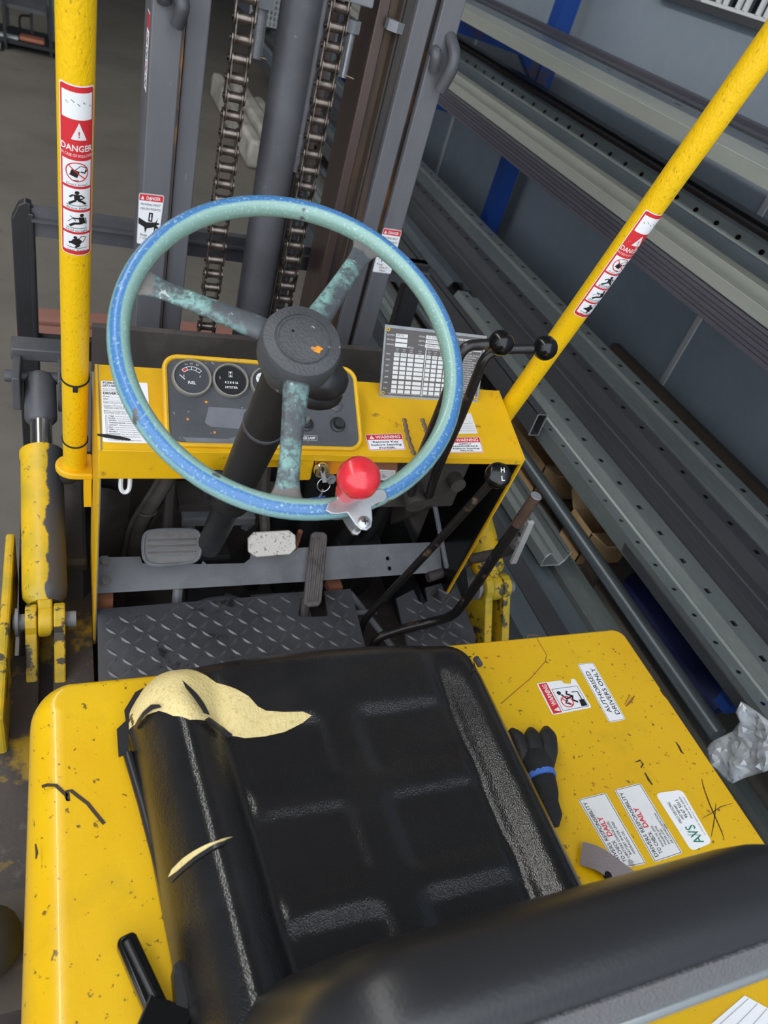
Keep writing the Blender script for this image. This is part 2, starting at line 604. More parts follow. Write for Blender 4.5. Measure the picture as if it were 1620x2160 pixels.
def inst(name, mesh, mw, parent, bevel_src=None):
    """another object on shared mesh data, placed by matrix, child of parent"""
    o = bpy.data.objects.new(name, mesh)
    COL.objects.link(o)
    o.parent = parent
    o.matrix_parent_inverse = world_of(parent).inverted()
    o.matrix_basis = mw
    return o


def smooth_path(pts, n=8, closed=False):
    """Catmull-Rom through pts"""
    pts = [V(p) for p in pts]
    out = []
    m = len(pts)
    rng = m if closed else m - 1
    for i in range(rng):
        p1, p2 = pts[i], pts[(i + 1) % m]
        p0 = pts[i - 1] if (closed or i > 0) else p1 * 2 - p2
        p3 = pts[(i + 2) % m] if (closed or i + 2 < m) else p2 * 2 - p1
        for k in range(n):
            t = k / n
            out.append(0.5 * ((2 * p1) + (p2 - p0) * t + (2 * p0 - 5 * p1 + 4 * p2 - p3) * t * t + (3 * p1 - p0 - 3 * p2 + p3) * t ** 3))
    if not closed:
        out.append(pts[-1])
    return out


def rrect(x0, y0, x1, y1, r, seg=5):
    r = min(r, abs(x1 - x0) / 2, abs(y1 - y0) / 2)
    out = []
    for cx, cy, a0 in ((x1 - r, y1 - r, 0), (x0 + r, y1 - r, 90), (x0 + r, y0 + r, 180), (x1 - r, y0 + r, 270)):
        for k in range(seg + 1):
            a = math.radians(a0 + 90 * k / seg)
            out.append((cx + r * math.cos(a), cy + r * math.sin(a)))
    return out


# ------------------------------------------------------------------ stickers and lettering
_txt = {}


def text_mesh(s, bold=False):
    key = (s, bold)
    if key in _txt:
        return _txt[key]
    cu = bpy.data.curves.new('t', 'FONT')
    cu.body = s
    cu.size = 1.0
    cu.resolution_u = 2
    cu.offset = 0.018 if bold else 0.0
    ob = bpy.data.objects.new('t', cu)
    me = bpy.data.meshes.new_from_object(ob)
    vs = [(v.co.x, v.co.y) for v in me.vertices]
    fs = [tuple(p.vertices) for p in me.polygons]
    bpy.data.objects.remove(ob)
    bpy.data.curves.remove(cu)
    bpy.data.meshes.remove(me)
    _txt[key] = (vs, fs)
    return vs, fs


class Sheet:
    """A printed sheet: W x H in its own units, mapped to the world by fn(u, v, lift)."""

    def __init__(self, W, H, fn, step=None):
        self.W, self.H, self.fn = W, H, fn
        self.parts = {}
        self.lv = 0
        self.step = step

    def _mb(self, m, lv):
        return self.parts.setdefault((m, lv), MB())

    def poly(self, m, pts, lv=1):
        h = 0.00025 * lv
        if self.step:
            pts = self._dense(pts)
            vin = [V(p) for p in pts]
            edges = [(i, (i + 1) % len(vin)) for i in range(len(vin))]
            xs = [p[0] for p in pts]
            ys = [p[1] for p in pts]
            x = min(xs) + self.step
            while x < max(xs):
                y = min(ys) + self.step
                while y < max(ys):
                    if inside((x, y), pts):
                        vin.append(V((x, y)))
                    y += self.step * 2
                x += self.step
            r = delaunay_2d_cdt(vin, edges, [list(range(len(edges)))], 1, 1e-6)
            self._mb(m, lv).add([self.fn(p.x, p.y, h) for p in r[0]], [tuple(f) for f in r[2]])
        else:
            self._mb(m, lv).add([self.fn(x, y, h) for x, y in pts], [tuple(range(len(pts)))])

    def _dense(self, pts):
        out = []
        for i, p in enumerate(pts):
            q = pts[(i + 1) % len(pts)]
            d = math.hypot(q[0] - p[0], q[1] - p[1])
            k = max(1, int(d / self.step))
            for j in range(k):
                out.append((p[0] + (q[0] - p[0]) * j / k, p[1] + (q[1] - p[1]) * j / k))
        return out

    def rect(self, m, x0, y0, x1, y1, lv=1, r=0):
        self.poly(m, rrect(x0, y0, x1, y1, r) if r else [(x0, y0), (x1, y0), (x1, y1), (x0, y1)], lv)

    def frame(self, m, x0, y0, x1, y1, w, lv=1):
        self.rect(m, x0, y0, x1, y0 + w, lv)
        self.rect(m, x0, y1 - w, x1, y1, lv)
        self.rect(m, x0, y0 + w, x0 + w, y1 - w, lv)
        self.rect(m, x1 - w, y0 + w, x1, y1 - w, lv)

    def stroke(self, m, pts, w, lv=2):
        h = 0.00025 * lv
        vs = []
        if self.step:
            q = []
            for i in range(len(pts) - 1):
                a, b = pts[i], pts[i + 1]
                k = max(1, int(math.hypot(b[0] - a[0], b[1] - a[1]) / self.step))
                q += [(a[0] + (b[0] - a[0]) * j / k, a[1] + (b[1] - a[1]) * j / k) for j in range(k)]
            pts = q + [pts[-1]]
        for i, p in enumerate(pts):
            a, b = pts[max(i - 1, 0)], pts[min(i + 1, len(pts) - 1)]
            dx, dy = b[0] - a[0], b[1] - a[1]
            l = math.hypot(dx, dy) or 1
            nx, ny = -dy / l * w / 2, dx / l * w / 2
            vs += [self.fn(p[0] + nx, p[1] + ny, h), self.fn(p[0] - nx, p[1] - ny, h)]
        self._mb(m, lv).add(vs, [(2 * i, 2 * i + 1, 2 * i + 3, 2 * i + 2) for i in range(len(pts) - 1)])

    def disc(self, m, cx, cy, r, lv=2, seg=14, ry=None):
        self.poly(m, [(cx + r * math.cos(2 * PI * k / seg), cy + (ry or r) * math.sin(2 * PI * k / seg)) for k in range(seg)], lv)

    def ring(self, m, cx, cy, r, w, lv=2, seg=28):
        self.stroke(m, [(cx + r * math.cos(2 * PI * k / seg), cy + r * math.sin(2 * PI * k / seg)) for k in range(seg + 1)], w, lv)

    def text(self, m, s, x, y, h, lv=2, align='l', width=None, bold=False):
        vs, fs = text_mesh(s, bold)
        if not vs:
            return
        x0 = min(v[0] for v in vs)
        x1 = max(v[0] for v in vs)
        k = h / 0.72
        kx = k if width is None else width / max(1e-6, x1 - x0)
        w = (x1 - x0) * kx
        ox = x - (w if align == 'r' else w / 2 if align == 'c' else 0)
        hh = 0.00025 * lv
        self._mb(m, lv).add([self.fn(ox + (a - x0) * kx, y + b * k, hh) for a, b in vs], fs)

    def build(self, name, base_mat, parent, label=None, r=0.0, thick=True, child='printing'):
        mb = MB()
        if self.step:
            tmp = self.parts
            self.parts = {}
            self.poly('b', rrect(0, 0, self.W, self.H, r) if r else [(0, 0), (self.W, 0), (self.W, self.H), (0, self.H)], 0)
            mb = self.parts[('b', 0)]
            self.parts = tmp
        else:
            pts = rrect(0, 0, self.W, self.H, r) if r else [(0, 0), (self.W, 0), (self.W, self.H), (0, self.H)]
            mb.add([self.fn(x, y, 0.0) for x, y in pts], [tuple(range(len(pts)))])
        o = link(name, mb, base_mat, parent, label, smooth=0)
        for (m, lv), b in self.parts.items():
            link(child, b, m, o, smooth=0)
        return o


def inside(p, poly):
    x, y = p
    c = False
    n = len(poly)
    j = n - 1
    for i in range(n):
        xi, yi = poly[i][0], poly[i][1]
        xj, yj = poly[j][0], poly[j][1]
        if (yi > y) != (yj > y) and x < (xj - xi) * (y - yi) / (yj - yi) + xi:
            c = not c
        j = i
    return c


def quad_fn(W, H, BL, BR, TR, TL, n, base=0.0006):
    BL, BR, TR, TL, n = V(BL), V(BR), V(TR), V(TL), V(n).normalized()

    def fn(u, v, h):
        a, b = u / W, v / H
        return BL * (1 - a) * (1 - b) + BR * a * (1 - b) + TR * a * b + TL * (1 - a) * b + n * (base + h)
    return fn


# ================================================================== SETTING
def struct(name, mb, m, **k):
    o = link(name, mb, m, smooth=k.pop('smooth', 0), **k)
    o['kind'] = 'structure'
    return o


WALLX = 2.75
struct('floor', MB().box(-9, WALLX + .1, -6, 18, -.1, 0), 'concrete_floor')
wall_r = struct('wall_right', MB().box(WALLX, WALLX + .18, -6, 18, 0, 5.2), 'concrete_wall')
for y in (-.68, 2.48, 5.64, 8.8, 11.96):
    link('joint_strip', MB().box(WALLX - .006, WALLX + .01, y - .016, y + .016, 0, 5.2), 'wall_joint', wall_r, smooth=0)
struct('wall_back', MB().box(-9, WALLX, 18, 18.2, 0, 5.2), 'concrete_wall')
struct('wall_left', MB().box(-9.2, -9, -1.2, 18, 0, 5.2), 'concrete_wall')
struct('ceiling', MB().box(-9, WALLX, -.7, 18, 5.2, 5.3), 'ceiling_metal')

# window high on the wall: white-framed narrow panes above a grey sill
win = struct('window_1', MB().box(WALLX - .03, WALLX + .02, 1.6, 3.42, 1.918, 1.932), 'white_print')
link('window_sill', MB().box(WALLX - .045, WALLX + .02, 1.5, 3.75, 1.885, 1.917), 'galv_dark', win, smooth=0)
yy = 3.40
wi = 0
while yy > 1.7:
    w = .088 if wi % 2 == 0 else .05
    link('window_bar', MB().box(WALLX - .03, WALLX + .0, yy - .009, yy + .009, 1.93, 2.4), 'white_print', win, smooth=0)
    link('pane', MB().box(WALLX - .012, WALLX - .004, yy - w + .006, yy - .008, 1.93, 2.4), 'glass_dark' if wi % 3 else 'galv_dark', win, smooth=0)
    yy -= w
    wi += 1


# ================================================================== STORAGE RACK AND STEEL
def rail(name, prof, y0, y1, m, label, cat='steel rail', group=None, holes=None, folds=(), t=.0025, cut=False):
    """open sheet profile (x, z points) drawn along y. holes: list of (segment index, pitch, first y, size_y, size_s, round)"""
    mb = MB()
    holes = holes or []
    hs = {h[0]: h for h in holes}
    for i in range(len(prof) - 1):
        a, b = prof[i], prof[i + 1]
        A0, B0 = V((a[0], 0, a[1])), V((b[0], 0, b[1]))
        if i not in hs:
            mb.add([A0 + V((0, y0, 0)), B0 + V((0, y0, 0)), B0 + V((0, y1, 0)), A0 + V((0, y1, 0))], [(0, 1, 2, 3)])
        else:
            _, pitch, yf, sy, ss, rnd = hs[i]
            y = yf - math.floor((yf - y0) / pitch) * pitch
            prev = y0
            dv = B0 - A0

            def P(s, yv):
                return A0 + dv * s + V((0, yv, 0))
            cy_ = sy * 1.5
            while y + cy_ < min(y1, 6.0):
                lo, hi = y - cy_, y + cy_
                if lo > prev + 1e-4:
                    mb.add([P(0, prev), P(1, prev), P(1, lo), P(0, lo)], [(0, 1, 2, 3)])
                    n = 16 if rnd else 4
                    ang = [2 * PI * (k + .5) / n for k in range(n)]
                    rr = 1.0 if rnd else 1.414
                    inner = [(.5 + ss * rr * math.cos(q), y + sy * rr * math.sin(q)) for q in ang]
                    outer = []
                    for q in ang:
                        c, s = math.cos(q), math.sin(q)
                        if rnd:
                            kk = min(.5 / max(abs(c), 1e-6), cy_ / max(abs(s), 1e-6))
                            # snap the four rays nearest the corners onto them
                            outer.append((.5 + kk * c, y + kk * s))
                        else:
                            outer.append((.5 + math.copysign(.5, c), y + math.copysign(cy_, s)))
                    if rnd:
                        for (sc_, sy_) in ((1, 1), (-1, 1), (-1, -1), (1, -1)):
                            bi = min(range(n), key=lambda k: (outer[k][0] - (.5 + .5 * sc_)) ** 2 + ((outer[k][1] - (y + cy_ * sy_)) / cy_ * .5) ** 2)
                            outer[bi] = (.5 + .5 * sc_, y + cy_ * sy_)
                    mb.add([P(*q) for q in inner] + [P(*q) for q in outer], [(k, (k + 1) % n, n + (k + 1) % n, n + k) for k in range(n)])
                    prev = hi
                y += pitch
            mb.add([P(0, prev), P(1, prev), P(1, y1), P(0, y1)], [(0, 1, 2, 3)])
    o = link(name, mb, m, smooth=0)
    if cut:
        link('cut_end', MB().tube([(x, y0, z) for x, z in prof], t * .8, 6), 'cut_edge', o, smooth=0)
    md = o.modifiers.new('sheet', 'SOLIDIFY')
    md.thickness = t
    md.offset = 0
    tag(o, label, cat, group)
    for k in folds:
        x, z = prof[k]
        link('folded_edge', MB().tube([(x, y0, z), (x, y1, z)], t * .75, 8), m, o, smooth=40)
    return o


G_LOW = 'steel sections on the lower rack arms'
rail('hat_rail', [(1.80, .376), (1.80, .441), (1.848, .441), (1.855, .448), (1.863, .441), (1.882, .476), (1.94, .474), (1.952, .446), (2.012, .446)], -1.2, 3.22,
     'galv', 'galvanised hat rail with square and round holes along the front of the lower rack', group=G_LOW,
     holes=[(1, .1107, 1.153 * .9 + .004, .008, .19, True), (5, .137, 1.166 * .95, .0115, .19, False)], folds=(1, 3, 5))
rail('hat_rail', [(1.995, .382), (2.02, .40), (2.02, .489), (2.075, .488), (2.08, .492), (2.125, .492), (2.14, .543), (2.20, .546), (2.212, .51)], -1.2, 10.2,
     'galv_dark', 'dull grey hat rail in the middle of the lower rack', group=G_LOW,
     holes=[(6, .145, 1.06, .011, .17, False)], folds=(2, 6))
rail('hat_rail', [(2.225, .40), (2.225, .541), (2.325, .546), (2.338, .556), (2.42, .553), (2.43, .40)], -1.2, 10.2,
     'galv', 'galvanised rail with square holes at the back of the lower rack by the wall', group=G_LOW,
     holes=[(3, .15, 1.07, .0125, .17, False)], folds=(1, 3))
rail('angle_bar', [(2.455, .40), (2.458, .566), (2.50, .566)], -1.2, 2.62, 'steel_brown', 'dark brown steel angle behind the lower rack rails', 'angle bar', G_LOW)
# far ends of longer lengths lying under and before the front rail
rail('flat_channel', [(1.80, .376), (1.80, .44), (1.825, .44)], 3.3, 9.0, 'galv_dark', 'dark channel lying beyond the end of the front hat rail', 'channel', G_LOW, folds=(1,))
rail('hat_rail', [(1.83, .40), (1.835, .45), (1.862, .452), (1.885, .488), (1.945, .486), (1.96, .45), (2.0, .45)], 3.3, 9.2, 'galv_blue',
     'blue-grey hat rail beyond the end of the front hat rail', group=G_LOW, folds=(3,))
# cut-off rectangular tube with open end towards the operator
tb = MB()
TX0, TX1, TZ0, TZ1, TY0, TY1, TT = 1.742, 1.787, .402, .503, 2.05, 6.5, .003
for (a, b, c, d) in ((TX0, TX1, TZ1 - TT, TZ1), (TX0, TX1, TZ0, TZ0 + TT), (TX0, TX0 + TT, TZ0, TZ1), (TX1 - TT, TX1, TZ0, TZ1)):
    tb.box(a, b, TY0, TY1, c, d)
rto = link('rectangular_tube', tb, 'galv_dark', smooth=0)
link('cut_end', MB().tube([(TX0, TY0, TZ0), (TX1, TY0, TZ0), (TX1, TY0, TZ1), (TX0, TY0, TZ1)], .002, 6, closed=True), 'cut_edge', rto, smooth=0)
tag(rto, 'open-ended rectangular steel tube lying in front of the lower rack rails', 'steel tube', G_LOW)
tag(link('angle_bar', MB().prism([(1.758, 1.36, .414), (1.752, 1.363, .452), (1.755, 1.363, .452), (1.761, 1.36, .417)], (0, -2.4, 0))
         .prism([(1.758, 1.36, .414), (1.790, 1.30, .425), (1.790, 1.30, .428), (1.758, 1.36, .417)], (0, -2.4, 0)), 'galv_dark', smooth=0),
    'short steel angle lying against the front hat rail', 'angle bar', G_LOW)

# middle level
G_MID = 'steel sections on the middle rack arms'
for i in range(5):
    z = 1.172 + i * .0145
    rail('angle_bar', [(1.797 + .004 * (i % 2), z), (1.797 + .004 * (i % 2), z + .0115), (1.90, z + .0115)], -1.2, 8.2, 'steel_purple',
         'thin dark steel angle, ' + ['lowest', 'second from bottom', 'middle one', 'second from top', 'topmost'][i] + ' of the nested pile on the middle rack', 'angle bar', G_MID)
rail('flat_bar', [(1.797, 1.246), (1.86, 1.249)], -1.2, 8.2, 'steel_purple', 'purplish flat bar with bolt holes on top of the nested pile', 'flat bar', G_MID,
     holes=[(0, .22, 1.0, .006, .08, True)])
rail('channel', [(1.87, 1.253), (1.825, 1.253), (1.825, 1.288), (1.865, 1.289)], -1.2, 8.3, 'galv_light', 'pale galvanised channel edge at the front of the middle rack', 'channel', G_MID, folds=(2,))
rail('channel', [(1.94, 1.253), (1.89, 1.253), (1.893, 1.268), (1.898, 1.273), (1.90, 1.308), (1.955, 1.309)], -1.2, 8.3, 'galv_light', 'ribbed pale galvanised channel beside the pale edge channel', 'channel', G_MID, folds=(4,))
rail('channel', [(1.967, 1.26), (2.028, 1.262), (2.036, 1.331), (2.041, 1.332)], -1.2, 8.4, 'galv_blue', 'blue-grey channel on the middle rack', 'channel', G_MID)
rail('slotted_strip', [(2.045, 1.27), (2.045, 1.328), (2.062, 1.371), (2.10, 1.373)], -1.2, 8.4, 'galv', 'sloping grey strip with a row of oval holes on the middle rack', 'steel strip', G_MID,
     holes=[(1, .118, 1.06, .013, .2, True)], folds=(1,))
rail('angle_bar', [(2.14, 1.26), (2.14, 1.378), (2.18, 1.378)], -1.2, 8.2, 'steel_brown', 'rusty brown angle behind the dark holed strip', 'angle bar', G_MID)
rail('angle_bar', [(2.22, 1.26), (2.22, 1.384), (2.30, 1.384)], -1.2, 5.2, 'steel_black', 'black angle at the back of the middle rack', 'angle bar', G_MID)

# top level
G_TOP = 'steel sections on the top rack arms'
rail('channel', [(1.80, 1.548), (1.80, 1.591), (1.955, 1.602), (1.955, 1.56)], -1.2, 8.6, 'galv_light', 'wide pale channel along the front of the top rack', 'channel', G_TOP, folds=(1,))
rail('slotted_strip', [(1.965, 1.55), (1.965, 1.598), (2.02, 1.600), (2.02, 1.597), (2.16, 1.60), (2.16, 1.55)], -1.2, 8.6, 'galv_blue', 'blue-grey strip with holes on the top rack', 'steel strip', G_TOP,
     holes=[(3, .25, 1.0, .02, .08, False)])
rail('channel', [(2.20, 1.55), (2.20, 1.606), (2.28, 1.608), (2.28, 1.55)], -1.2, 8.6, 'galv_dark', 'dark channel behind the holed strip on the top rack', 'channel', G_TOP)
rail('channel', [(2.31, 1.55), (2.31, 1.622), (2.40, 1.622), (2.40, 1.55)], -1.2, 8.6, 'steel_purple', 'deeper grey channel at the back of the top rack', 'channel', G_TOP)

# floor level lengths
G_FLR = 'steel lengths lying on the floor beside the forklift'
rail('channel', [(1.432, 0), (1.432, .115), (1.53, .115), (1.53, 0)], -1.0, 5.5, 'galv_blue', 'grey channel lying on the floor nearest the forklift', 'channel', G_FLR, folds=(1,))
rail('channel', [(1.545, 0), (1.55, .10), (1.64, .10), (1.643, 0)], -1.0, 5.6, 'galv_dark', 'darker channel lying second from the forklift', 'channel', G_FLR, folds=(1,))
rail('channel', [(1.65, 0), (1.652, .085), (1.735, .092), (1.74, 0)], -1.0, 5.7, 'galv_blue', 'slate channel lying third from the forklift', 'channel', G_FLR, folds=(1,))
rail('channel', [(1.757, 0), (1.76, .10), (1.87, .10), (1.872, 0)], .66, 1.75, 'galv', 'light grey channel lying beneath the open strut end', 'channel', G_FLR, folds=(1,))
rail('strut_channel', [(1.694, .198), (1.677, .2), (1.664, .18), (1.664, .135), (1.748, .135), (1.765, .16), (1.772, .205), (1.752, .21)], 1.565, 5.8, 'galv',
     'lipped galvanised strut with its open end towards the operator', 'strut', G_FLR, folds=(1, 6), cut=True)
tag(link('round_pipe', MB().tube([(1.905, .77, .165), (1.905, 5.9, .165)], .03, 18), 'galv_blue', smooth=40), 'long round galvanised pipe in front of the cardboard boxes', 'pipe', G_FLR)
tag(link('timber_plank', MB().box(1.785, 1.855, 1.98, 5.5, 0, .12), 'timber', smooth=0), 'pale timber plank lying between the strut and the round pipe', 'timber')
for (x0, x1, y, z0, z1) in ((1.66, 1.775, 2.4, .093, .134), (1.66, 1.775, 4.6, .093, .134), (1.88, 1.93, 2.5, 0, .136), (1.88, 1.93, 4.7, 0, .136), (1.895, 1.92, 1.5, 0, .136)):
    tag(link('spacer_block', MB().box(x0, x1, y, y + .09, z0, z1), 'steel_brown', smooth=0), 'small dark spacer block ' + ('under the round pipe' if z0 == 0 else 'under the lipped strut'), 'spacer', 'spacers under the floor steel')
rail('grey_flat', [(1.985, .004), (1.985, .03), (2.04, .03)], .2, .72, 'galv', 'short grey angle on the floor below the plastic film', 'angle bar', G_FLR)


# rack frame
rack = empty('cantilever_rack', (2.55, 2.0, 0))
tag(rack, 'blue cantilever storage rack standing against the grey concrete wall', 'storage rack')
for uy in (.795, 4.27, 7.84):
    up = MB().box(2.5, 2.512, uy - .05, uy + .05, 0, 2.4).box(2.588, 2.6, uy - .05, uy + .05, 0, 2.4).box(2.512, 2.588, uy - .047, uy + .047, 0, 2.4)
    uo = link('upright', up, 'rack_blue', rack, smooth=0)
    for zt, x0 in ((.372, 1.83), (1.168, 1.83), (1.545, 1.83)):
        am = MB().prism([(x0, uy + .025, zt), (x0, uy + .025, zt - .075), (2.5, uy + .025, zt - .11), (2.5, uy + .025, zt)], (0, -.05, 0))
        link('arm', am, 'rack_blue', rack, smooth=0)
        gs = MB().prism([(2.5, uy + .03, zt - .11), (2.5, uy + .03, zt - .22), (2.36, uy + .03, zt - .1)], (0, -.06, 0))
        link('gusset', gs, 'rack_blue', rack, smooth=0)


# cartons under the rack
def carton(name, x0, x1, y0, y1, z0, z1, label, openl=True):
    r = empty(name, ((x0 + x1) / 2, (y0 + y1) / 2, z0))
    tag(r, label, 'cardboard box', 'cardboard boxes under the rack')
    t = .005
    b = MB().box(x0, x1, y0, y1, z0, z0 + t).box(x0, x0 + t, y0, y1, z0, z1).box(x1 - t, x1, y0, y1, z0, z1).box(x0, x1, y0, y0 + t, z0, z1).box(x0, x1, y1 - t, y1, z0, z1)
    link('box_wall', b, 'cardboard', r, smooth=0)
    link('flap', MB().prism([(x0, y0, z1), (x1, y0, z1), (x1, y0 - .10, z1 + .02), (x0, y0 - .10, z1 + .02)], (0, 0, .004)), 'cardboard', r, smooth=0)
    link('flap', MB().prism([(x0, y1, z1), (x1, y1, z1), (x1, y1 + .06, z1 + .05), (x0, y1 + .06, z1 + .05)], (0, 0, .004)), 'cardboard', r, smooth=0)
    return r


carton('open_carton', 1.95, 2.28, 2.10, 2.48, 0, .2, 'open brown cardboard box under the lower rack with its flaps up')
carton('small_carton', 1.955, 2.2, 1.68, 1.84, 0, .185, 'smaller brown cardboard box beside the navy cover')
nv = MB()
pth = [(2.09 + .012 * math.sin(i * 1.3), 1.50 - i * .06, .088 + .004 * math.sin(i * 2.1)) for i in range(11)]
nv.tube(pth, [.05] + [.080 + .006 * math.sin(i * 1.7) for i in range(9)] + [.05], 16)
tag(link('rolled_cover', nv, 'navy_cover', smooth=60), 'dark navy rolled cover lying under the lower rack', 'cover')

# plastic film hanging from the blue arm end
film = MB()
outl = [(1572, 1478), (1566, 1500), (1568, 1520), (1540, 1545), (1500, 1565), (1492, 1580), (1510, 1610), (1528, 1640), (1545, 1652), (1575, 1640), (1620, 1625), (1680, 1600), (1690, 1550), (1640, 1540), (1600, 1500)]
rng = random.Random(3)
pl = [onx(p, 1.745) for p in outl]
bd = [V((p.y, p.z)) for p in pl]
ptsF = list(bd)
b2 = [(p.x, p.y) for p in bd]
for i in range(40):
    for j in range(40):
        q = (.35 + i * .012, .1 + j * .012)
        if inside(q, b2):
            ptsF.append(V((q[0] + rng.uniform(-.003, .003), q[1] + rng.uniform(-.003, .003))))
r = delaunay_2d_cdt(ptsF, [(i, (i + 1) % len(bd)) for i in range(len(bd))], [list(range(len(bd)))], 1, 1e-6)
vs = []
for p in r[0]:
    fold = .012 * math.sin(p.x * 38 + p.y * 21) + .007 * math.sin(p.x * 61 - p.y * 47 + 1) + .0045 * math.sin(p.x * 143 + p.y * 97) + rng.uniform(-.006, .006)
    vs.append((1.742 + fold * .8, p.x, p.y))
film.add(vs, [tuple(f) for f in r[2]])
fo = link('plastic_wrap', film, 'plastic_film', smooth=28)
sm = fo.modifiers.new('t', 'SOLIDIFY')
sm.thickness = .004
tag(fo, 'crumpled clear plastic wrap hanging from the blue rack arm beside the hood', 'plastic wrap')


# ================================================================== FAR END OF THE SHOP
cart = empty('work_trolley', (-.45, 8.6, 0))
tag(cart, 'black steel work trolley with shelves at the far end of the floor', 'trolley')
for x, y in ((-.475, 8.4), (-.095, 8.46), (-.475, 8.95), (-.095, 9.0)):
    link('leg', MB().box(x - .014, x + .014, y - .014, y + .014, .0, .8), 'black_paint', cart, smooth=0)
link('shelf', MB().box(-.62, .10, 8.42, 9.0, .05, .08), 'black_paint', cart, smooth=0)
link('shelf', MB().box(-.62, -.135, 8.42, 9.0, .33, .36), 'grey_black', cart, smooth=0)
link('brace', MB().tube(smooth_path([(-.27, 8.74, .33), (-.27, 8.74, .25), (-.36, 8.74, .22), (-.36, 8.74, .08)]), .010, 8), 'black_paint', cart)
link('brace', MB().box(-.275, -.25, 8.70, 8.725, .08, .33), 'black_paint', cart, smooth=0)
link('castor', MB().cyl((-.55, 8.3, .03), (-.51, 8.3, .03), .03, 16), 'pedal_rubber', cart)
link('castor_arm', MB().box(-.56, -.50, 8.3, 8.45, .03, .055), 'black_paint', cart, smooth=0)
tag(link('gas_cylinder', MB().lathe([(.08, 0), (.085, .01), (.085, .9), (.07, .97), (.04, 1.02), (.025, 1.04)], (-.045, 8.78, .081), (0, 0, 1), 24), 'cylinder_green', smooth=35),
    'grey-green gas cylinder standing on the work trolley', 'gas cylinder')
tag(link('leather_glove', MB().box(-.36, -.15, 8.46, 8.62, .081, .115), 'leather', smooth=40, bevel=.012), 'tan leather glove lying on the lower trolley shelf', 'glove')
tag(link('white_packet', MB().box(-.58, -.37, 8.46, 8.54, .081, .10), 'crate_white', smooth=0, bevel=.003), 'flat white packet beside the tan glove on the trolley', 'packet')

# wrapped bundles and wire crate far behind the mast
cr = empty('wire_crate', (2.15, 9.5, .56))
tag(cr, 'pale wire crate standing on the lower rack behind the mast', 'crate')
wc = MB()
for k in range(12):
    wc.box(1.95, 2.34, 9.4, 9.41, .56 + k * .052, .572 + k * .052)
for k in range(10):
    wc.box(1.95 + k * .042, 1.964 + k * .042, 9.395, 9.41, .56, 1.145)
link('wire_front', wc, 'crate_white', cr, smooth=0)
link('wire_tray', MB().box(1.95, 2.34, 9.41, 9.8, .56, .57), 'crate_white', cr, smooth=0)
wk = MB()
wk.add([p + V((0, .4, 0)) for p in wc.v], wc.f)
link('wire_back', wk, 'crate_white', cr, smooth=0)
for x0, x1, y0, y1, z1, lab in ((1.36, 1.47, 6.2, 8.3, .22, 'longest white wrapped bundle on the floor beyond the mast'), (1.48, 1.62, 5.95, 8.0, .27, 'thicker white wrapped bundle beside the longest one'), (1.64, 1.74, 6.0, 7.6, .24, 'white wrapped bundle nearest the rack beyond the mast')):
    tag(link('wrapped_bundle', MB().box(x0, x1, y0, y1, 0, z1), 'white_wrap', smooth=40, bevel=.03), lab, 'wrapped bundle', 'white wrapped bundles beyond the mast')

# timber lying on the floor ahead of the forks
for i, (x0, x1, y0, y1) in enumerate([(-.2, 1.15, 3.12, 3.24), (-.15, 1.2, 3.28, 3.40)]):
    tag(link('timber_board', MB().box(x0, x1, y0, y1, .0, .06), 'timber_red', smooth=0), ['reddish timber board lying on the floor nearer the fork tips', 'reddish timber board lying just past the one at the fork tips'][i], 'board', 'boards beyond the mast')


# ================================================================== FORKLIFT
FL = empty('forklift', (.45, .6, 0))
tag(FL, 'worn yellow forklift truck with black mast, torn black seat and blue steering wheel', 'forklift')


def part(name, mb, m, parent=None, **k):
    return link(name, mb, m, parent or FL, **k)


# ---- chassis and floor
part('chassis', MB().box(-.055, .955, -.6, .60, .25, .60).box(-.02, .93, .60, 1.55, .25, .34), 'underside', smooth=0)
part('side_frame', MB().box(-.135, -.055, -.2, 1.02, .42, .545), 'frame_dirty', smooth=0, bevel=.006)
part('side_frame', MB().box(.955, 1.03, -.2, 1.02, .42, .545), 'frame_dirty', smooth=0, bevel=.006)
part('side_plate', MB().box(-.122, -.104, .80, 1.26, .50, .655), 'chipped_yellow', smooth=0, bevel=.006)
part('inner_frame', MB().box(-.03, .045, .62, 1.25, .42, .54), 'frame_dirty', smooth=0)
part('inner_frame', MB().box(.905, .95, .62, 1.25, .42, .54), 'frame_dirty', smooth=0)
part('front_frame', MB().box(-.08, .04, 1.22, 1.56, .30, .60), 'underside', smooth=0, bevel=.01)
part('front_frame', MB().box(.88, .98, 1.22, 1.56, .30, .60), 'underside', smooth=0, bevel=.01)
for k in range(3):
    part('corrugated_hose', MB().tube([(-.01 + .012 * i, 1.36 - k * .05, .74 + k * .035 + .012 * math.sin(i * .5)) for i in range(10)], [.020 if i % 2 else .016 for i in range(10)], 12), 'black_matt')
part('counterweight', MB().box(-.10, -.057, -.6, .235, .55, .93), 'hood_yellow', smooth=40, bevel=.03, bseg=4)
part('rubber_stop', MB().sphere((-.105, .44, .66), .052, 18, 12, (.8, .9, 1.0)), 'rubber', smooth=60)
part('stop_bracket', MB().box(-.135, -.06, .36, .52, .54, .625), 'frame_dirty', smooth=0)


for ty, tr, xa_, xb_ in ((1.34, .30, -.10, .05), (1.34, .30, .87, 1.02), (-.25, .24, -.05, .12), (-.25, .24, .80, .95)):
    part('tyre', MB().lathe([(tr * .55, 0), (tr * .94, .0), (tr, .02), (tr, xb_ - xa_ - .02), (tr * .94, xb_ - xa_), (tr * .55, xb_ - xa_)], (xa_, ty, tr), (1, 0, 0), 36), 'rubber', smooth=35)


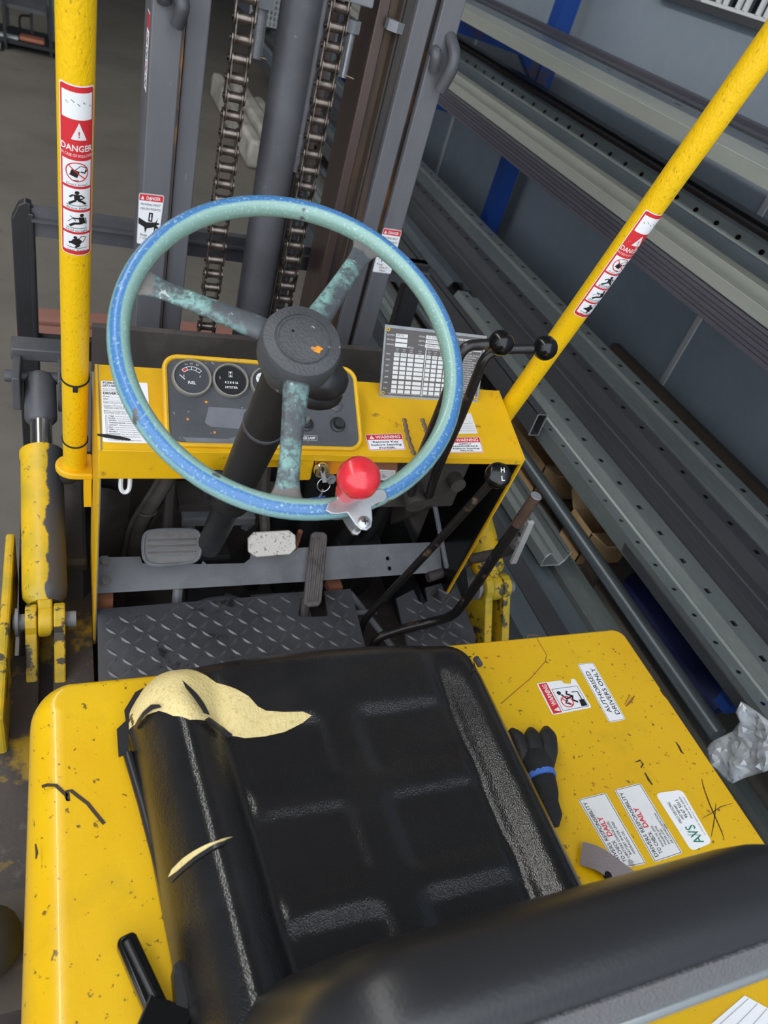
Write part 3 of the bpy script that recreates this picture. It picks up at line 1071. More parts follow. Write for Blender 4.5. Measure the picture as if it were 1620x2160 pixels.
# ---- hood (engine cover): plan outline with rounded edges
def hood():
    plan = []   # (x, y, edge radius)

    def arc(cx, cy, r, a0, a1, n, er0, er1):
        for k in range(n + 1):
            a = math.radians(a0 + (a1 - a0) * k / n)
            plan.append((cx + r * math.cos(a), cy + r * math.sin(a), er0 + (er1 - er0) * k / n))
    x0, x1, y0, y1 = -.047, .912, -.55, .615
    arc(x1 - .022, y1 - .022, .022, 0, 90, 6, .006, .006)
    for k in range(1, 12):
        plan.append((x1 - .022 + (x0 + .045 - x1 + .022) * k / 12, y1, .006 if k < 10 else .012))
    arc(x0 + .045, y1 - .045, .045, 90, 180, 9, .012, .040)
    plan.append((x0, .2, .046))
    plan.append((x0, y0, .046))
    plan.append((x1, y0, .006))
    n = len(plan)
    nrm = []
    for i in range(n):
        a, b = plan[i - 1], plan[(i + 1) % n]
        d = V((b[0] - a[0], b[1] - a[1])).normalized()
        nrm.append(V((d.y, -d.x)))
    mb = MB()
    rings = []
    for z, ang in [(.60, None)] + [(None, k * 90 / 7) for k in range(8)]:
        ring_ = []
        for (x, y, r), nn in zip(plan, nrm):
            if ang is None:
                ring_.append(V((x, y, .60)))
            else:
                t = math.radians(ang)
                ins = r * (1 - math.cos(t))
                ring_.append(V((x - nn.x * ins, y - nn.y * ins, 1.0 - r + r * math.sin(t))))
        rings.append(ring_)
    mb.v = [p for q in rings for p in q]
    for i in range(len(rings) - 1):
        for k in range(n):
            k2 = (k + 1) % n
            mb.f.append((i * n + k, i * n + k2, (i + 1) * n + k2, (i + 1) * n + k))
    mb.f.append(tuple((len(rings) - 1) * n + k for k in range(n)))
    return part('hood', mb, 'hood_yellow', smooth=50)


hood_o = hood()
HZ = 1.0


def mark(pts, w, m='scratch_dark', z=HZ, taper=True, name='scratch'):
    link(name, MB().strip([onz(p, z) for p in pts], w, (0, 0, 1), .0005, taper), m, hood_o, smooth=0)


mark([(88, 1660), (100, 1656), (118, 1657), (132, 1670), (140, 1678), (144, 1690), (142, 1668), (150, 1668), (165, 1680), (185, 1695), (200, 1714), (220, 1738)], .0042, taper=False)
mark([(1480, 1643), (1484, 1662), (1496, 1695), (1506, 1718), (1520, 1750), (1527, 1768)], .0022)
mark([(1510, 1695), (1508, 1715), (1505, 1740), (1500, 1765)], .0014)
mark([(1480, 1727), (1500, 1716), (1520, 1702), (1545, 1695)], .001)
mark([(1112, 1346), (1114, 1340), (1133, 1340), (1133, 1348), (1147, 1372), (1153, 1382), (1150, 1396), (1120, 1430), (1085, 1460), (1056, 1485)], .0013, 'scratch_rust', taper=False)
mark([(1425, 1565), (1432, 1575), (1437, 1586), (1442, 1590)], .004)
mark([(1392, 1455), (1400, 1465), (1408, 1475)], .0045)
mark([(1340, 1608), (1350, 1604), (1356, 1612), (1352, 1620)], .003)
mark([(1360, 1630), (1368, 1645), (1376, 1656)], .004)
mark([(1320, 1490), (1330, 1480), (1338, 1468)], .004, 'scratch_rust')
mark([(1326, 1470), (1318, 1486)], .002, 'scratch_rust')
mark([(75, 1780), (78, 1800), (76, 1812)], .003)

# ---- hood stickers (read from the right-hand side)
UP = V((0, 0, 1))


def hood_sheet(W, H, BL, BR, TR, TL):
    return Sheet(W, H, quad_fn(W, H, onz(BL, HZ), onz(BR, HZ), onz(TR, HZ), onz(TL, HZ), UP))


s = hood_sheet(130, 34, (1320, 1518), (1251, 1398), (1217, 1401), (1285, 1525))
s.frame('black_print', 1.5, 1.5, 128.5, 32.5, .6)
s.text('black_print', 'AUTHORISED', 65, 18.5, 9, align='c', width=92)
s.text('black_print', 'DRIVERS ONLY', 65, 5, 9, align='c', width=104)
s.build('notice_label', 'sticker_white', FL, 'white notice sticker reading AUTHORISED DRIVERS ONLY', r=4)

s = hood_sheet(66, 80, (1248, 1493), (1212, 1432), (1131, 1442), (1165, 1509))
s.rect('red_print', 2, 60, 64, 77)
s.poly('white_print', [(4, 62), (13, 62), (8.5, 73)], 2)
s.text('white_print', 'WARNING', 39, 63, 9, align='c', width=44, bold=True)
s.frame('black_print', 4, 4, 50, 57, .8)
s.ring('red_print', 20, 40, 11, 1.8, 3)
s.stroke('red_print', [(12, 33), (28, 47)], 1.8, 3)
s.poly('black_print', [(6, 6), (20, 6), (20, 16), (6, 18)], 2)
s.stroke('black_print', [(20, 10), (38, 10), (38, 22)], 2.2)
s.stroke('black_print', [(16, 20), (22, 28), (30, 24), (36, 34), (42, 30)], 4)
s.stroke('black_print', [(30, 24), (26, 38), (36, 44)], 3.4)
s.disc('black_print', 40, 47, 4)
s.stroke('black_print', [(14, 36), (18, 44), (24, 38)], 3)
s.poly('hood_yellow', [(56, 14), (67, 8), (67, 30), (58, 26)], 4)
s.build('notice_label', 'sticker_white', FL, 'white sticker with red WARNING band and crossed-out passenger picture', r=4)


def resp(corners, lines, daily, wide):
    s = hood_sheet(165, 58, *corners)
    s.frame('black_print', 2, 2, 163, 56, .9)
    s.text('black_print', 'DRIVERS RESPONSIBILITY', 82, 45, 7.5, align='c', width=146)
    s.text('black_print', 'TO CHECK', 60, 34, 7.5, align='r', width=48)
    s.text('red_print', daily, 70, 33, 10, width=46, bold=True)
    for k, t in enumerate(lines):
        s.text('black_print', t, 24, 25.5 - k * wide, wide * .62)
    return s


resp(((1363, 1822), (1277, 1672), (1218, 1687), (1304, 1834)), ['BATTERY CHARGE LEVEL', 'BATTERY WATER LEVEL', 'HYDRAULIC OIL'], 'DAILY', 8.2) \
    .build('service_label', 'sticker_worn', FL, 'worn driver check sticker listing battery and hydraulic oil', r=5)
resp(((1440, 1800), (1350, 1652), (1295, 1666), (1380, 1820)), ['ENGINE OIL LEVEL', 'TRANS OIL LEVEL', 'WATER LEVEL', 'AIR CLEANER CONDITION'], 'DAILY', 6.6) \
    .build('service_label', 'sticker_worn', FL, 'very worn driver check sticker listing oil, water and air cleaner', r=5)
s = hood_sheet(140, 58, (1502, 1778), (1438, 1666), (1381, 1674), (1458, 1796))
s.text('green_print', 'AVS', 8, 18, 24, width=44)
s.stroke('green_print', [(24, 15), (34, 45)], 1.2)
s.text('black_print', 'FIELD SERVICING', 62, 40, 6.2, width=52)
s.text('black_print', 'AND REPAIRS', 68, 31, 6.2, width=38)
s.text('black_print', '9547 5011', 70, 20, 8, width=46)
s.text('black_print', 'Mobile 0418 335410', 66, 12, 4.6, width=56)
s.text('faint_print', '24 HOUR SERVICE ALL AREAS', 20, 5, 3.6, width=100)
s.build('service_label', 'sticker_white', FL, 'rounded white service sticker with green letters AVS', r=11)

# ---- floor plates with raised tread, toe beam
PZ = .62


def plate(outline_px, name, holes=()):
    pts = [onz(p, PZ) for p in outline_px]
    return part(name, MB().prism([p - V((0, 0, .006)) for p in pts], (0, 0, .006)), 'tread_dark', smooth=0), pts


pl1, pts1 = plate([(205, 1285), (618, 1252), (632, 1302), (688, 1300), (692, 1296), (683, 1247), (740, 1242), (772, 1370), (760, 1440), (208, 1470)], 'floor_plate')
pl2, pts2 = plate([(836, 1262), (872, 1244), (884, 1270), (893, 1274), (902, 1268), (897, 1240), (960, 1222), (1003, 1342), (1000, 1395), (868, 1400)], 'floor_plate')


def tread(plt, pts):
    mb = MB()
    poly = [(p.x, p.y) for p in pts]
    x0, x1 = min(p[0] for p in poly), max(p[0] for p in poly)
    y0, y1 = min(p[1] for p in poly), max(p[1] for p in poly)
    pit = .027
    nx, ny = int((x1 - x0) / pit) + 2, int((y1 - y0) / pit) + 2
    for i in range(nx):
        for j in range(ny):
            cx, cy = x0 + i * pit, y0 + j * pit
            a = math.radians(45 if (i + j) % 2 else -45)
            c, s_ = math.cos(a), math.sin(a)
            ok = all(inside((cx + k * .014 * c, cy + k * .014 * s_), poly) for k in (-1, 0, 1))
            if not ok:
                continue
            L_, W_, h = .0155, .0038, .0022
            P = lambda l, w, z: V((cx + l * c - w * s_, cy + l * s_ + w * c, PZ + z))
            mb.add([P(-L_, 0, 0), P(-L_ * .3, -W_, 0), P(L_ * .3, -W_, 0), P(L_, 0, 0), P(L_ * .3, W_, 0), P(-L_ * .3, W_, 0), P(-L_ * .6, 0, h), P(L_ * .6, 0, h)],
                   [(0, 1, 6), (1, 2, 7, 6), (2, 3, 7), (3, 4, 7), (4, 5, 6, 7), (5, 0, 6)])
    link('tread_pattern', mb, 'tread_raised', plt, smooth=0, kind='stuff')


tread(pl1, pts1)
tread(pl2, pts2)
part('floor_bracket', MB().box(.045, .085, 1.075, 1.13, .60, .635), 'rust', smooth=0)
a = onz((690, 1241), .60)
part('floor_bracket', MB().box(a.x, a.x + .035, a.y - .01, a.y + .02, .59, .612), 'rust', smooth=0)
# toe beam: plate leaning across the footwell, with two cut-outs for the pedal arms
BN = V((0, -.75, 1)).normalized()
B0 = (0, 1.085, .64)


def onb(p):
    return onpl(p, B0, BN)


beam = [(200, 1176), (296, 1174), (300, 1188), (425, 1190), (428, 1183), (436, 1190), (515, 1188), (528, 1178), (530, 1166), (640, 1155), (905, 1144), (945, 1150), (952, 1205), (640, 1227), (202, 1252)]
bm_ = part('toe_beam', MB().prism([onb(p) for p in beam], -BN * .006), 'dusty_grey', smooth=0)
for p in ((220, 1184), (222, 1226)):
    c = onb(p)
    link('bolt', MB().lathe([(.013, 0), (.013, .004), (.0085, .004), (.0085, .011)], c, BN, 6), 'pedal_rubber', bm_, smooth=0)
for p in ((818, 1178), (822, 1199)):
    c = onb(p)
    drill(bm_, MB().cyl(c - BN * .02, c + BN * .02, .0055, 14))
# cable clevis at the right end of the beam
c = onb((945, 1180))
part('brake_clevis', MB().tube(smooth_path([c + V((-.012, 0, -.02)), c + V((-.012, .01, .035)), c + V((.008, .012, .045)), c + V((.028, .01, .03)), c + V((.028, -.02, -.03))], 5), .004, 8), 'dusty_grey')
part('brake_cable', MB().tube([c + V((-.06, -.03, -.03)), c + V((.02, -.02, -.015)), c + V((.12, .01, .03)), c + V((.2, .02, .045))], [.014, .012, .012, .013], 12), 'underside')
part('brake_cable_sleeve', MB().tube([c + V((.085, .0, .016)), c + V((.105, .005, .024))], .02, 16), 'dusty_grey')

# ---- pedals
PN = V((0, -.72, .70)).normalized()


def pedal(px_c, w_px, h_px, P0):
    pass


def pad(outline, P0, n, th, name, m, **k):
    pts = [onpl(p, P0, n) for p in outline]
    return part(name, MB().prism(pts, -V(n) * th), m, **k), pts


P1 = (0, 1.11, .76)
cl = [(305, 1125), (318, 1118), (360, 1115), (405, 1116), (420, 1122), (425, 1140), (424, 1168), (416, 1182), (398, 1189), (345, 1194), (318, 1192), (304, 1182), (300, 1165), (300, 1140)]
po, pp = pad(cl, P1, PN, .016, 'inching_pedal', 'pedal_rubber', smooth=30, bevel=.003)
for k in range(6):
    y = 1139 + k * 6.5
    a, b = onpl((312, y + 1), P1, PN), onpl((414, y - 2), P1, PN)
    link('rib', MB().strip([a, b], .0035, PN, .0012), 'dusty_grey' if k % 2 else 'hose_grey', po, smooth=0)
rim_pts = [onpl((362 + (x - 362) * .91, 1154 + (y - 1154) * .88), P1, PN) for x, y in cl]
link('pad_rim', MB().tube(smooth_path([p + PN * .001 for p in [onpl((362 + (x - 362) * .97, 1154 + (y - 1154) * .95), P1, PN) for x, y in cl]], 3, True), .0035, 6, closed=True), 'dusty_grey', po)
cl = [(523, 1135), (536, 1122), (610, 1118), (624, 1129), (625, 1157), (612, 1170), (540, 1176), (524, 1164)]
pb, pp = pad(cl, P1, PN, .008, 'brake_pedal', 'pedal_bare', smooth=30, bevel=.002)
c = onpl((573, 1147), P1, PN)
link('pedal_arm', MB().tube(smooth_path([c - PN * .008, c + V((0, .05, -.02)), c + V((.0, .13, .06)), c + V((0, .16, .2))], 5), .012, 8), 'underside', pb)
c = onpl((362, 1155), P1, PN)
link('pedal_arm', MB().tube(smooth_path([c - PN * .012, c + V((0, .06, -.05)), c + V((.01, .15, .02)), c + V((.01, .18, .18))], 5), .012, 8), 'underside', po)
AN = V((0, -.55, .84)).normalized()
A0 = (0, 1.065, .655)
cl = [(657, 1126), (664, 1121), (683, 1122), (691, 1127), (691, 1140), (679, 1270), (672, 1279), (650, 1280), (641, 1274), (643, 1255)]
pa, pp = pad(cl, A0, AN, .014, 'accelerator_pedal', 'accel_rubber', smooth=30, bevel=.003)
for k in range(3):
    a, b = onpl((661 + k * 11, 1134), A0, AN), onpl((650 + k * 9, 1268), A0, AN)
    link('rib', MB().tube([a + AN * .0005, b + AN * .0005], .0028, 6), 'accel_rubber', pa)
a, b = onpl((648, 1262), A0, AN), onz((640, 1300), .60)
link('pedal_hinge', MB().tube([a - AN * .012, b], .012, 8), 'underside', pa)
c = onpl((640, 1140), P1, PN)
part('return_spring', MB().tube([c + V((.0, .03, .0)), c + V((.0, .035, -.06))], .006, 10), 'rust')

# ---- machinery in the footwell
part('bulkhead', MB().box(.05, .87, 1.44, 1.46, .30, 1.06), 'underside', smooth=0)
part('bulkhead_flange', MB().box(.05, .87, 1.36, 1.44, .93, .955), 'dusty_grey', smooth=0)
part('cowl_channel', MB().box(.06, .13, 1.28, 1.34, .35, 1.02), 'underside', smooth=0, bevel=.004)
for z in (.86, .78):
    part('rivet', MB().lathe([(.011, 0), (.009, .004)], (.095, 1.279, z), (0, -1, 0), 12), 'dusty_grey')
part('steering_bracket', MB().prism([(.16, 1.32, .55), (.23, 1.32, .72), (.46, 1.32, .72), (.44, 1.32, .60), (.40, 1.32, .52)], (0, .02, 0)).box(.23, .47, 1.255, 1.34, .715, .735), 'underside', smooth=0)
part('clamp_plate', MB().box(.235, .405, 1.23, 1.30, .69, .715), 'dusty_grey', smooth=0, bevel=.004)
for x in (.255, .39):
    part('bolt', MB().lathe([(.015, 0), (.015, .02), (.0, .02)], (x, 1.25, .672), (0, -.3, .9), 6), 'dusty_grey', smooth=0)
part('steering_box', MB().box(.255, .345, 1.16, 1.26, .50, .66).cyl((.33, 1.15, .60), (.36, 1.15, .60), .02, 10), 'black_paint', smooth=0, bevel=.008)
hp = smooth_path([(.13, 1.20, 1.04), (.14, 1.22, .98), (.17, 1.24, .90), (.20, 1.25, .84), (.175, 1.25, .76), (.15, 1.26, .68), (.14, 1.28, .55)], 6)
part('wiring_loom', MB().tube(hp, .018, 12), 'hose_grey')
part('wiring_loom', MB().tube([p + V((-.022, -.01, 0)) for p in hp], .005, 8), 'hose_grey')
for i in (15, 27):
    part('cable_tie', MB().tube([hp[i] + V((.021 * math.cos(t), .021 * math.sin(t), 0)) for t in [k * PI / 6 for k in range(12)]], .003, 6, closed=True), 'hose_grey')
part('hook', MB().tube(smooth_path([(.085, 1.02, 1.02), (.085, 1.02, .985), (.092, 1.02, .975), (.099, 1.02, .985), (.099, 1.02, 1.02)], 5), .004, 8), 'white_print')
for x0, y0, z0, x1, y1, z1, r in ((.60, 1.30, .35, .72, 1.28, .95, .022), (.64, 1.28, .35, .78, 1.3, .9, .018), (.55, 1.34, .3, .56, 1.36, .9, .03), (.70, 1.35, .30, .70, 1.25, .60, .06), (.47, 1.36, .34, .50, 1.36, .95, .024)):
    part('hydraulic_hose', MB().tube(smooth_path([(x0, y0, z0), ((x0 + x1) / 2 + .02, (y0 + y1) / 2 - .02, (z0 + z1) / 2), (x1, y1, z1)], 6), r, 12), 'black_matt')
part('gear_casing', MB().sphere((.33, 1.14, .47), .075, 18, 12, (1.1, .9, .8)).cyl((.22, 1.15, .48), (.30, 1.15, .48), .03, 12).box(.42, .56, 1.08, 1.2, .40, .48), 'dusty_grey', smooth=40)
part('pull_rod', MB().tube([(.665, 1.15, .52), (.715, .92, .55)], .008, 8).tube([(.60, 1.06, .55), (.70, 1.06, .55)], .007, 8), 'dusty_grey')
part('bent_strap', MB().tube(smooth_path([(.22, 1.09, .56), (.22, 1.10, .62), (.225, 1.13, .645)], 5), .011, 8), 'dusty_grey')
a1, b1 = onx((870, 1090), .84), onx((1010, 1010), .84)
part('valve_plate', MB().prism([(.80, 1.30, .62), (.80, 1.12, .86), (.80, 1.15, .90), (.80, 1.33, .68)], (.012, 0, 0)), 'underside', smooth=0)
part('valve_block', MB().box(.60, .82, 1.10, 1.26, .86, 1.0), 'underside', smooth=0, bevel=.006)
part('valve_spool', MB().cyl((.70, 1.06, .90), (.70, 1.12, .92), .025, 16), 'underside')
part('valve_spool', MB().cyl((.79, 1.07, .95), (.79, 1.12, .95), .018, 14), 'underside')
part('lever_link', MB().tube([(.78, 1.12, .86), (.845, 1.06, .70)], .006, 8), 'dusty_grey')

# ---- dash cowl
DX0, DX1 = .047, .872
DF, DB = V((0, 1.005, 1.078)), V((0, 1.182, 1.131))
DN = V((0, -(DB - DF).z, (DB - DF).y)).normalized()


def ond(p):
    return onpl(p, DF, DN)


def sheet_x(x0, x1, pts, t):
    """sheet through (y,z) points, thickness t downwards"""
    mb = MB()
    for (a, b) in zip(pts[:-1], pts[1:]):
        d = V((0, b[0] - a[0], b[1] - a[1])).normalized()
        n = V((0, -d.z, d.y)) * t
        mb.prism([(x0, a[0], a[1]), (x1, a[0], a[1]), (x1, b[0], b[1]), (x0, b[0], b[1])], -n)
    return mb


dash = part('dashboard', sheet_x(DX0, DX1, [(1.005, 1.078), (1.182, 1.131)], .004), 'dash_yellow', smooth=0, bevel=.0015)
part('cowl_back', MB().box(DX0 + .006, DX1 - .008, 1.172, 1.178, 1.0, 1.124), 'underside', smooth=0)
lx = ony((505, 985), 1.004).x
part('dash_lip', MB().prism([(DX0, 1.004, 1.079), (lx, 1.004, 1.079), (lx, 1.004, 1.02), (DX0, 1.004, 1.018)], (0, .004, 0)), 'dash_yellow', smooth=0, bevel=.0015)
lx2 = ony((757, 967), 1.004).x
part('dash_lip', MB().prism([(lx, 1.004, 1.079), (lx2, 1.004, 1.079), (lx2, 1.004, 1.064), (lx, 1.004, 1.064)], (0, .004, 0)), 'dash_yellow', smooth=0, bevel=.001)
part('dash_tab', MB().prism([ony(p, 1.006) for p in ((598, 966), (664, 967), (655, 1010), (651, 1013), (600, 1013))], (0, .004, 0)), 'dash_yellow', smooth=0, bevel=.001)
part('dash_lip', MB().prism([(lx2 + .002, 1.004, 1.079), (DX1, 1.004, 1.079), (DX1, 1.004, 1.064), (lx2 + .002, 1.004, 1.063)], (0, .004, 0)), 'dash_yellow', smooth=0, bevel=.001)


def side_panel(x, t, m, name):
    pts = [(1.004, 1.079), (1.182, 1.131), (1.25, 1.05), (1.25, .52), (1.05, .52), (1.045, .62), (1.012, .98)]
    return part(name, MB().prism([(x, y, z) for y, z in pts], (t, 0, 0)), m, smooth=0)


side_panel(DX0 - .001, .004, 'dash_yellow', 'cowl_side')
side_panel(DX0 + .0031, .002, 'dusty_grey', 'cowl_lining')
side_panel(DX1 - .003, .004, 'dash_yellow', 'cowl_side')
pts = [(1.012, 1.066), (1.182, 1.12), (1.25, 1.05), (1.25, .52), (1.055, .52), (1.05, .62), (1.018, .98)]
part('cowl_lining', MB().prism([(DX1 - .0065, y, z) for y, z in pts], (.003, 0, 0)), 'black_gloss', smooth=0)
for p in ((765, 932), (1080, 932), (1042, 837)):
    c = ond(p)
    part('dash_bolt', MB().lathe([(.009, 0), (.009, .002), (.006, .002), (.0055, .006)], c, DN, 6), 'dash_yellow', smooth=0)
for path in ([(852, 884), (856, 900), (860, 920), (868, 945), (874, 960)], [(890, 884), (896, 900), (902, 918)], [(897, 930), (908, 942), (912, 955)]):
    dpts = [ond(p) for p in path]
    wpth = smooth_path(dpts, 4)
    part('weld_scar', MB().tube([p - DN * .002 for p in wpth], [.0055 + .0014 * math.sin(i * 2.3) for i in range(len(wpth))], 8), 'weld_scar', smooth=60)
mk = [ond((205, 918)), ond((225, 921)), ond((252, 925)), ond((275, 929))]
part('paint_scrape', MB().strip(mk, .008, DN, .0018, True), 'black_paint', smooth=0)

# ---- instrument cluster
CP0 = V((0, 1.02, 1.085))
ca = math.radians(35)
CN = V((0, -math.sin(ca), math.cos(ca)))
CU = V((0, math.cos(ca), math.sin(ca)))


def onc(p):
    return onpl(p, CP0, CN)


A, B, Cc, D = V((.155, 1.146, 1.173)), V((.500, 1.146, 1.173)), V((.503, 1.02, 1.085)), V((.160, 1.02, 1.085))
CW, CH = (B - A).length, (A - D).length


def cl_fn(u, v, h):
    return D + V((1, 0, 0)) * u + CU * v + CN * h


out = rrect(-.008, -.006, CW + .008, CH + .008, .026, 6)
cb = MB().prism([cl_fn(u, v, .001) for u, v in out], -CN * .012)
cb.prism([cl_fn(u, v, -.011) for u, v in rrect(0, 0, CW, CH - .01, .02, 6)], (0, .0, -.045))
cluster = part('instrument_panel', cb, 'dash_yellow', smooth=30)
link('panel_rim', MB().tube([cl_fn(u, v, .002) for u, v in rrect(-.004, -.003, CW + .004, CH + .004, .024, 8)], .0042, 8, closed=True), 'dash_yellow', cluster)
link('panel_face', MB().prism([cl_fn(u, v, .0022) for u, v in rrect(0, 0, CW, CH, .022, 6)], -CN * .002), 'panel_dark', cluster, smooth=0)
pf = lambda p: onpl(p, CP0 + CN * .0025, CN)
sm_ = [(440, 858), (530, 864), (540, 868), (520, 906), (445, 900), (432, 892), (436, 876)]
link('smudge', MB().add([pf(p) for p in sm_], [tuple(range(len(sm_)))]), 'panel_smudge', cluster, smooth=0)
sm_ = [(385, 922), (480, 926), (500, 920), (520, 925), (500, 940), (400, 938)]
link('smudge', MB().add([pf(p) for p in sm_], [tuple(range(len(sm_)))]), 'panel_smudge', cluster, smooth=0)
for p in ((396, 884), (435, 848), (453, 912)):
    link('paint_spot', MB().lathe([(.0026, 0), (.0022, .0006)], pf(p), CN, 10), 'orange_primer', cluster, smooth=0)


def gauge(px_c, rad, facem, kind):
    c = onpl(px_c, CP0 + CN * .003, CN)
    g = link('gauge', MB().lathe([(rad * 1.0, 0), (rad * 1.0, .006), (rad * .95, .009), (rad * .88, .009), (rad * .84, .005), (rad * .84, .0045)], c, CN, 36), 'gauge_ring', cluster, smooth=35)
    f = link('gauge', MB(), 'gauge_ring', cluster) if False else None
    U = V((1, 0, 0))
    base = c + CN * .0052
    S = Sheet(2, 2, lambda u, v, h: base + U * (u * rad * .84) + CU * (v * rad * .84) + CN * h)
    S.disc(facem, 0, 0, 1.0, 1, 32)
    if kind == 'fuel':
        arcp = [(.62 * math.cos(math.radians(a_)), -.12 + .62 * math.sin(math.radians(a_))) for a_ in range(135, 44, -6)]
        arcq = [(.82 * math.cos(math.radians(a_)), -.12 + .82 * math.sin(math.radians(a_))) for a_ in range(135, 44, -6)]
        S.stroke('white_print', arcp, .03)
        S.stroke('white_print', arcq, .03)
        for a_ in (135, 112, 90, 67, 45):
            t = math.radians(a_)
            S.stroke('white_print', [(.62 * math.cos(t), -.12 + .62 * math.sin(t)), (.82 * math.cos(t), -.12 + .82 * math.sin(t))], .03)
        S.stroke('red_print', [(.72 * math.cos(math.radians(a_)), -.12 + .72 * math.sin(math.radians(a_))) for a_ in (134, 126, 118)], .16)
        S.text('white_print', 'E', -.5, .02, .13)
        S.text('white_print', 'F', .46, .02, .13)
        S.text('white_print', 'FUEL', -.02, -.42, .2, align='c', width=.44, bold=True)
        S.stroke('white_print', [(-.72, .14), (-.42, -.14)], .05)
        S.text('white_print', '1/4', -.38, .78, .1)
        S.text('white_print', '1/2', -.08, .84, .1)
        S.text('white_print', '3/4', .26, .78, .1)
    elif kind == 'hour':
        S.frame('white_print', -.12, .22, .14, .62, .04)
        S.poly('white_print', [(-.06, .27), (.08, .27), (.01, .42)], 2)
        S.poly('white_print', [(-.06, .57), (.08, .57), (.01, .42)], 2)
        S.rect('black_print', -.5, -.26, .56, -.04, 2)
        S.text('white_print', '4 2 8 4 16', .03, -.23, .17, 3, 'c', .86, True)
        S.text('white_print', 'HYSTER', .03, -.56, .16, 2, 'c', .8, True)
        S.text('white_print', ')', -.72, .1, .16)
    else:
        S.disc('white_print', -.35, .3, .42, 2)
        S.text('black_print', 'VOLTS', -.35, .3, .16, 3, 'c')
        S.disc('gauge_black', 0, -.1, .34, 3)
        S.stroke('white_print', [(-.6, -.5), (.25, -.12)], .08, 4)
        S.text('white_print', '50', -.1, -.6, .16, 3)
    for (m, lv), b in S.parts.items():
        link('dial', b, m, g, smooth=0)
    return g


gauge((404, 799), .0345, 'gauge_face', 'fuel')
gauge((485.5, 805), .0325, 'gauge_black', 'hour')
gauge((563, 811), .0325, 'gauge_face', 'volt')
c = onc((703, 808)) + CN * .002
link('push_button', MB().lathe([(.0125, 0), (.0125, .004), (.009, .005), (.0085, .010), (.004, .012)], c, CN, 22), 'grey_black', cluster)
c = onc((707, 855)) + CN * .002
link('blank_plug', MB().lathe([(.0135, 0), (.0135, .002), (.0125, .0028)], c, CN, 22), 'panel_dark', cluster)
c = onc((711, 897)) + CN * .002
link('push_button', MB().lathe([(.0145, 0), (.0145, .004), (.010, .005), (.009, .013), (.0085, .014)], c, CN, 22), 'black_paint', cluster)
c = onc((645, 896)) + CN * .002
sw = link('toggle_switch', MB().lathe([(.0135, 0), (.0135, .003), (.009, .004), (.008, .006)], c, CN, 22), 'black_paint', cluster)
link('toggle', MB().lathe([(.003, .005), (.0032, .010), (.0045, .016), (.003, .020)], c, CN + V((0, .3, .2)), 12), 'zinc', sw)
tl, br = onc((577, 918)), onc((668, 930))
S = Sheet(100, 12, quad_fn(100, 12, onc((574, 928)), onc((668, 930)), onc((668, 920)), onc((574, 917)), CN, .0026))
S.frame('white_print', 0, 0, 100, 12, .6)
S.text('white_print', 'SURE', 4, 3, 6, width=22, bold=True)
S.text('white_print', 'CHARGE LAMP', 96, 3, 6, align='r', width=46, bold=True)
S.build('lamp_label', 'panel_dark', cluster)

# ---- dash stickers
def dash_sheet(W, H, BL, BR, TR, TL):
    return Sheet(W, H, quad_fn(W, H, ond(BL), ond(BR), ond(TR), ond(TL), DN))


s = dash_sheet(78, 134, (217, 933), (320, 936), (311, 808), (213, 803))
s.text('black_print', 'FORKLIFT SAFETY', 3, 127, 4.6, width=52, bold=True)
s.text('black_print', "LET'S REDUCE", 3, 120.5, 4.4, width=34, bold=True)
for k in range(2):
    s.text('black_print', 'If any of the below is found to be faulty', 3, 114 - k * 4, 2.2, width=60)
s.text('black_print', "DRIVER'S DAILY", 3, 103, 5.2, width=46, bold=True)
s.text('black_print', 'Driver ______________________', 3, 97, 3, width=56)
s.text('black_print', 'S/No ________________________', 3, 91, 3, width=56)
for k, t in enumerate(['If you notice any faults with your forklift', 'below do not use it.', '', 'Forklift operators must wear the', 'safety by wearing the appropriate', 'visibility vests and necessary', '', 'Before starting the forklift ensure', 'necessary areas are cleared and that', 'doors and areas. Then check the']):
    if t:
        s.text('black_print', t, 3, 86 - k * 2.9, 2.0, width=min(66, 1.75 * len(t)))
for k, (h, t) in enumerate([('TYRES', 'check all tyres and rims for'), ('FLUIDS', 'check oil, hydraulics, water'), ('SEATING', 'check the condition and any'), ('WARNING DEVICES', 'check lights and'), ('CAPACITY', 'check load capacity plate is'), ('MAST', 'check mast for any wear or lift chains'), ('FORKS', 'inspect forks for any sign of damage'), ('SEATBELT', 'make sure your seatbelt is in'), ('HYDRAULICS', 'after start up check for'), ('BRAKES', 'check brakes and parking brake')]):
    y = 54 - k * 4.7
    s.frame('black_print', 5, y - .6, 8, y + 2.6, .35)
    s.text('black_print', h, 10, y, 2.4, width=1.8 * len(h), bold=True)
    s.text('black_print', t, 12 + 1.8 * len(h), y, 2.0, width=1.25 * len(t))
s.text('black_print', 'If you detect any faults report them', 8, 4, 2, width=54)
s.build('checklist_label', 'sticker_white', FL, "white paper driver's daily checklist sticker on the dash", r=3)


def warn(corners, lines, label):
    s = dash_sheet(80, 36, *corners)
    s.frame('red_print', 1, 1, 79, 35, 1.0)
    s.rect('red_print', 1, 23.5, 79, 35)
    s.poly('white_print', [(7, 25.5), (17, 25.5), (12, 33.5)], 2)
    s.text('red_print', '!', 12, 26.3, 5, 3, 'c', bold=True)
    s.text('white_print', 'WARNING', 47, 25.8, 7, 2, 'c', 54, True)
    n = len(lines)
    for k, (t, w) in enumerate(lines):
        s.text('black_print', t, 40, 22 - (k + 1) * (20 / n) + 1.4, 20 / n * .62, 2, 'c', w, True)
    s.build('warning_label', 'sticker_white', FL, label, r=1.5)


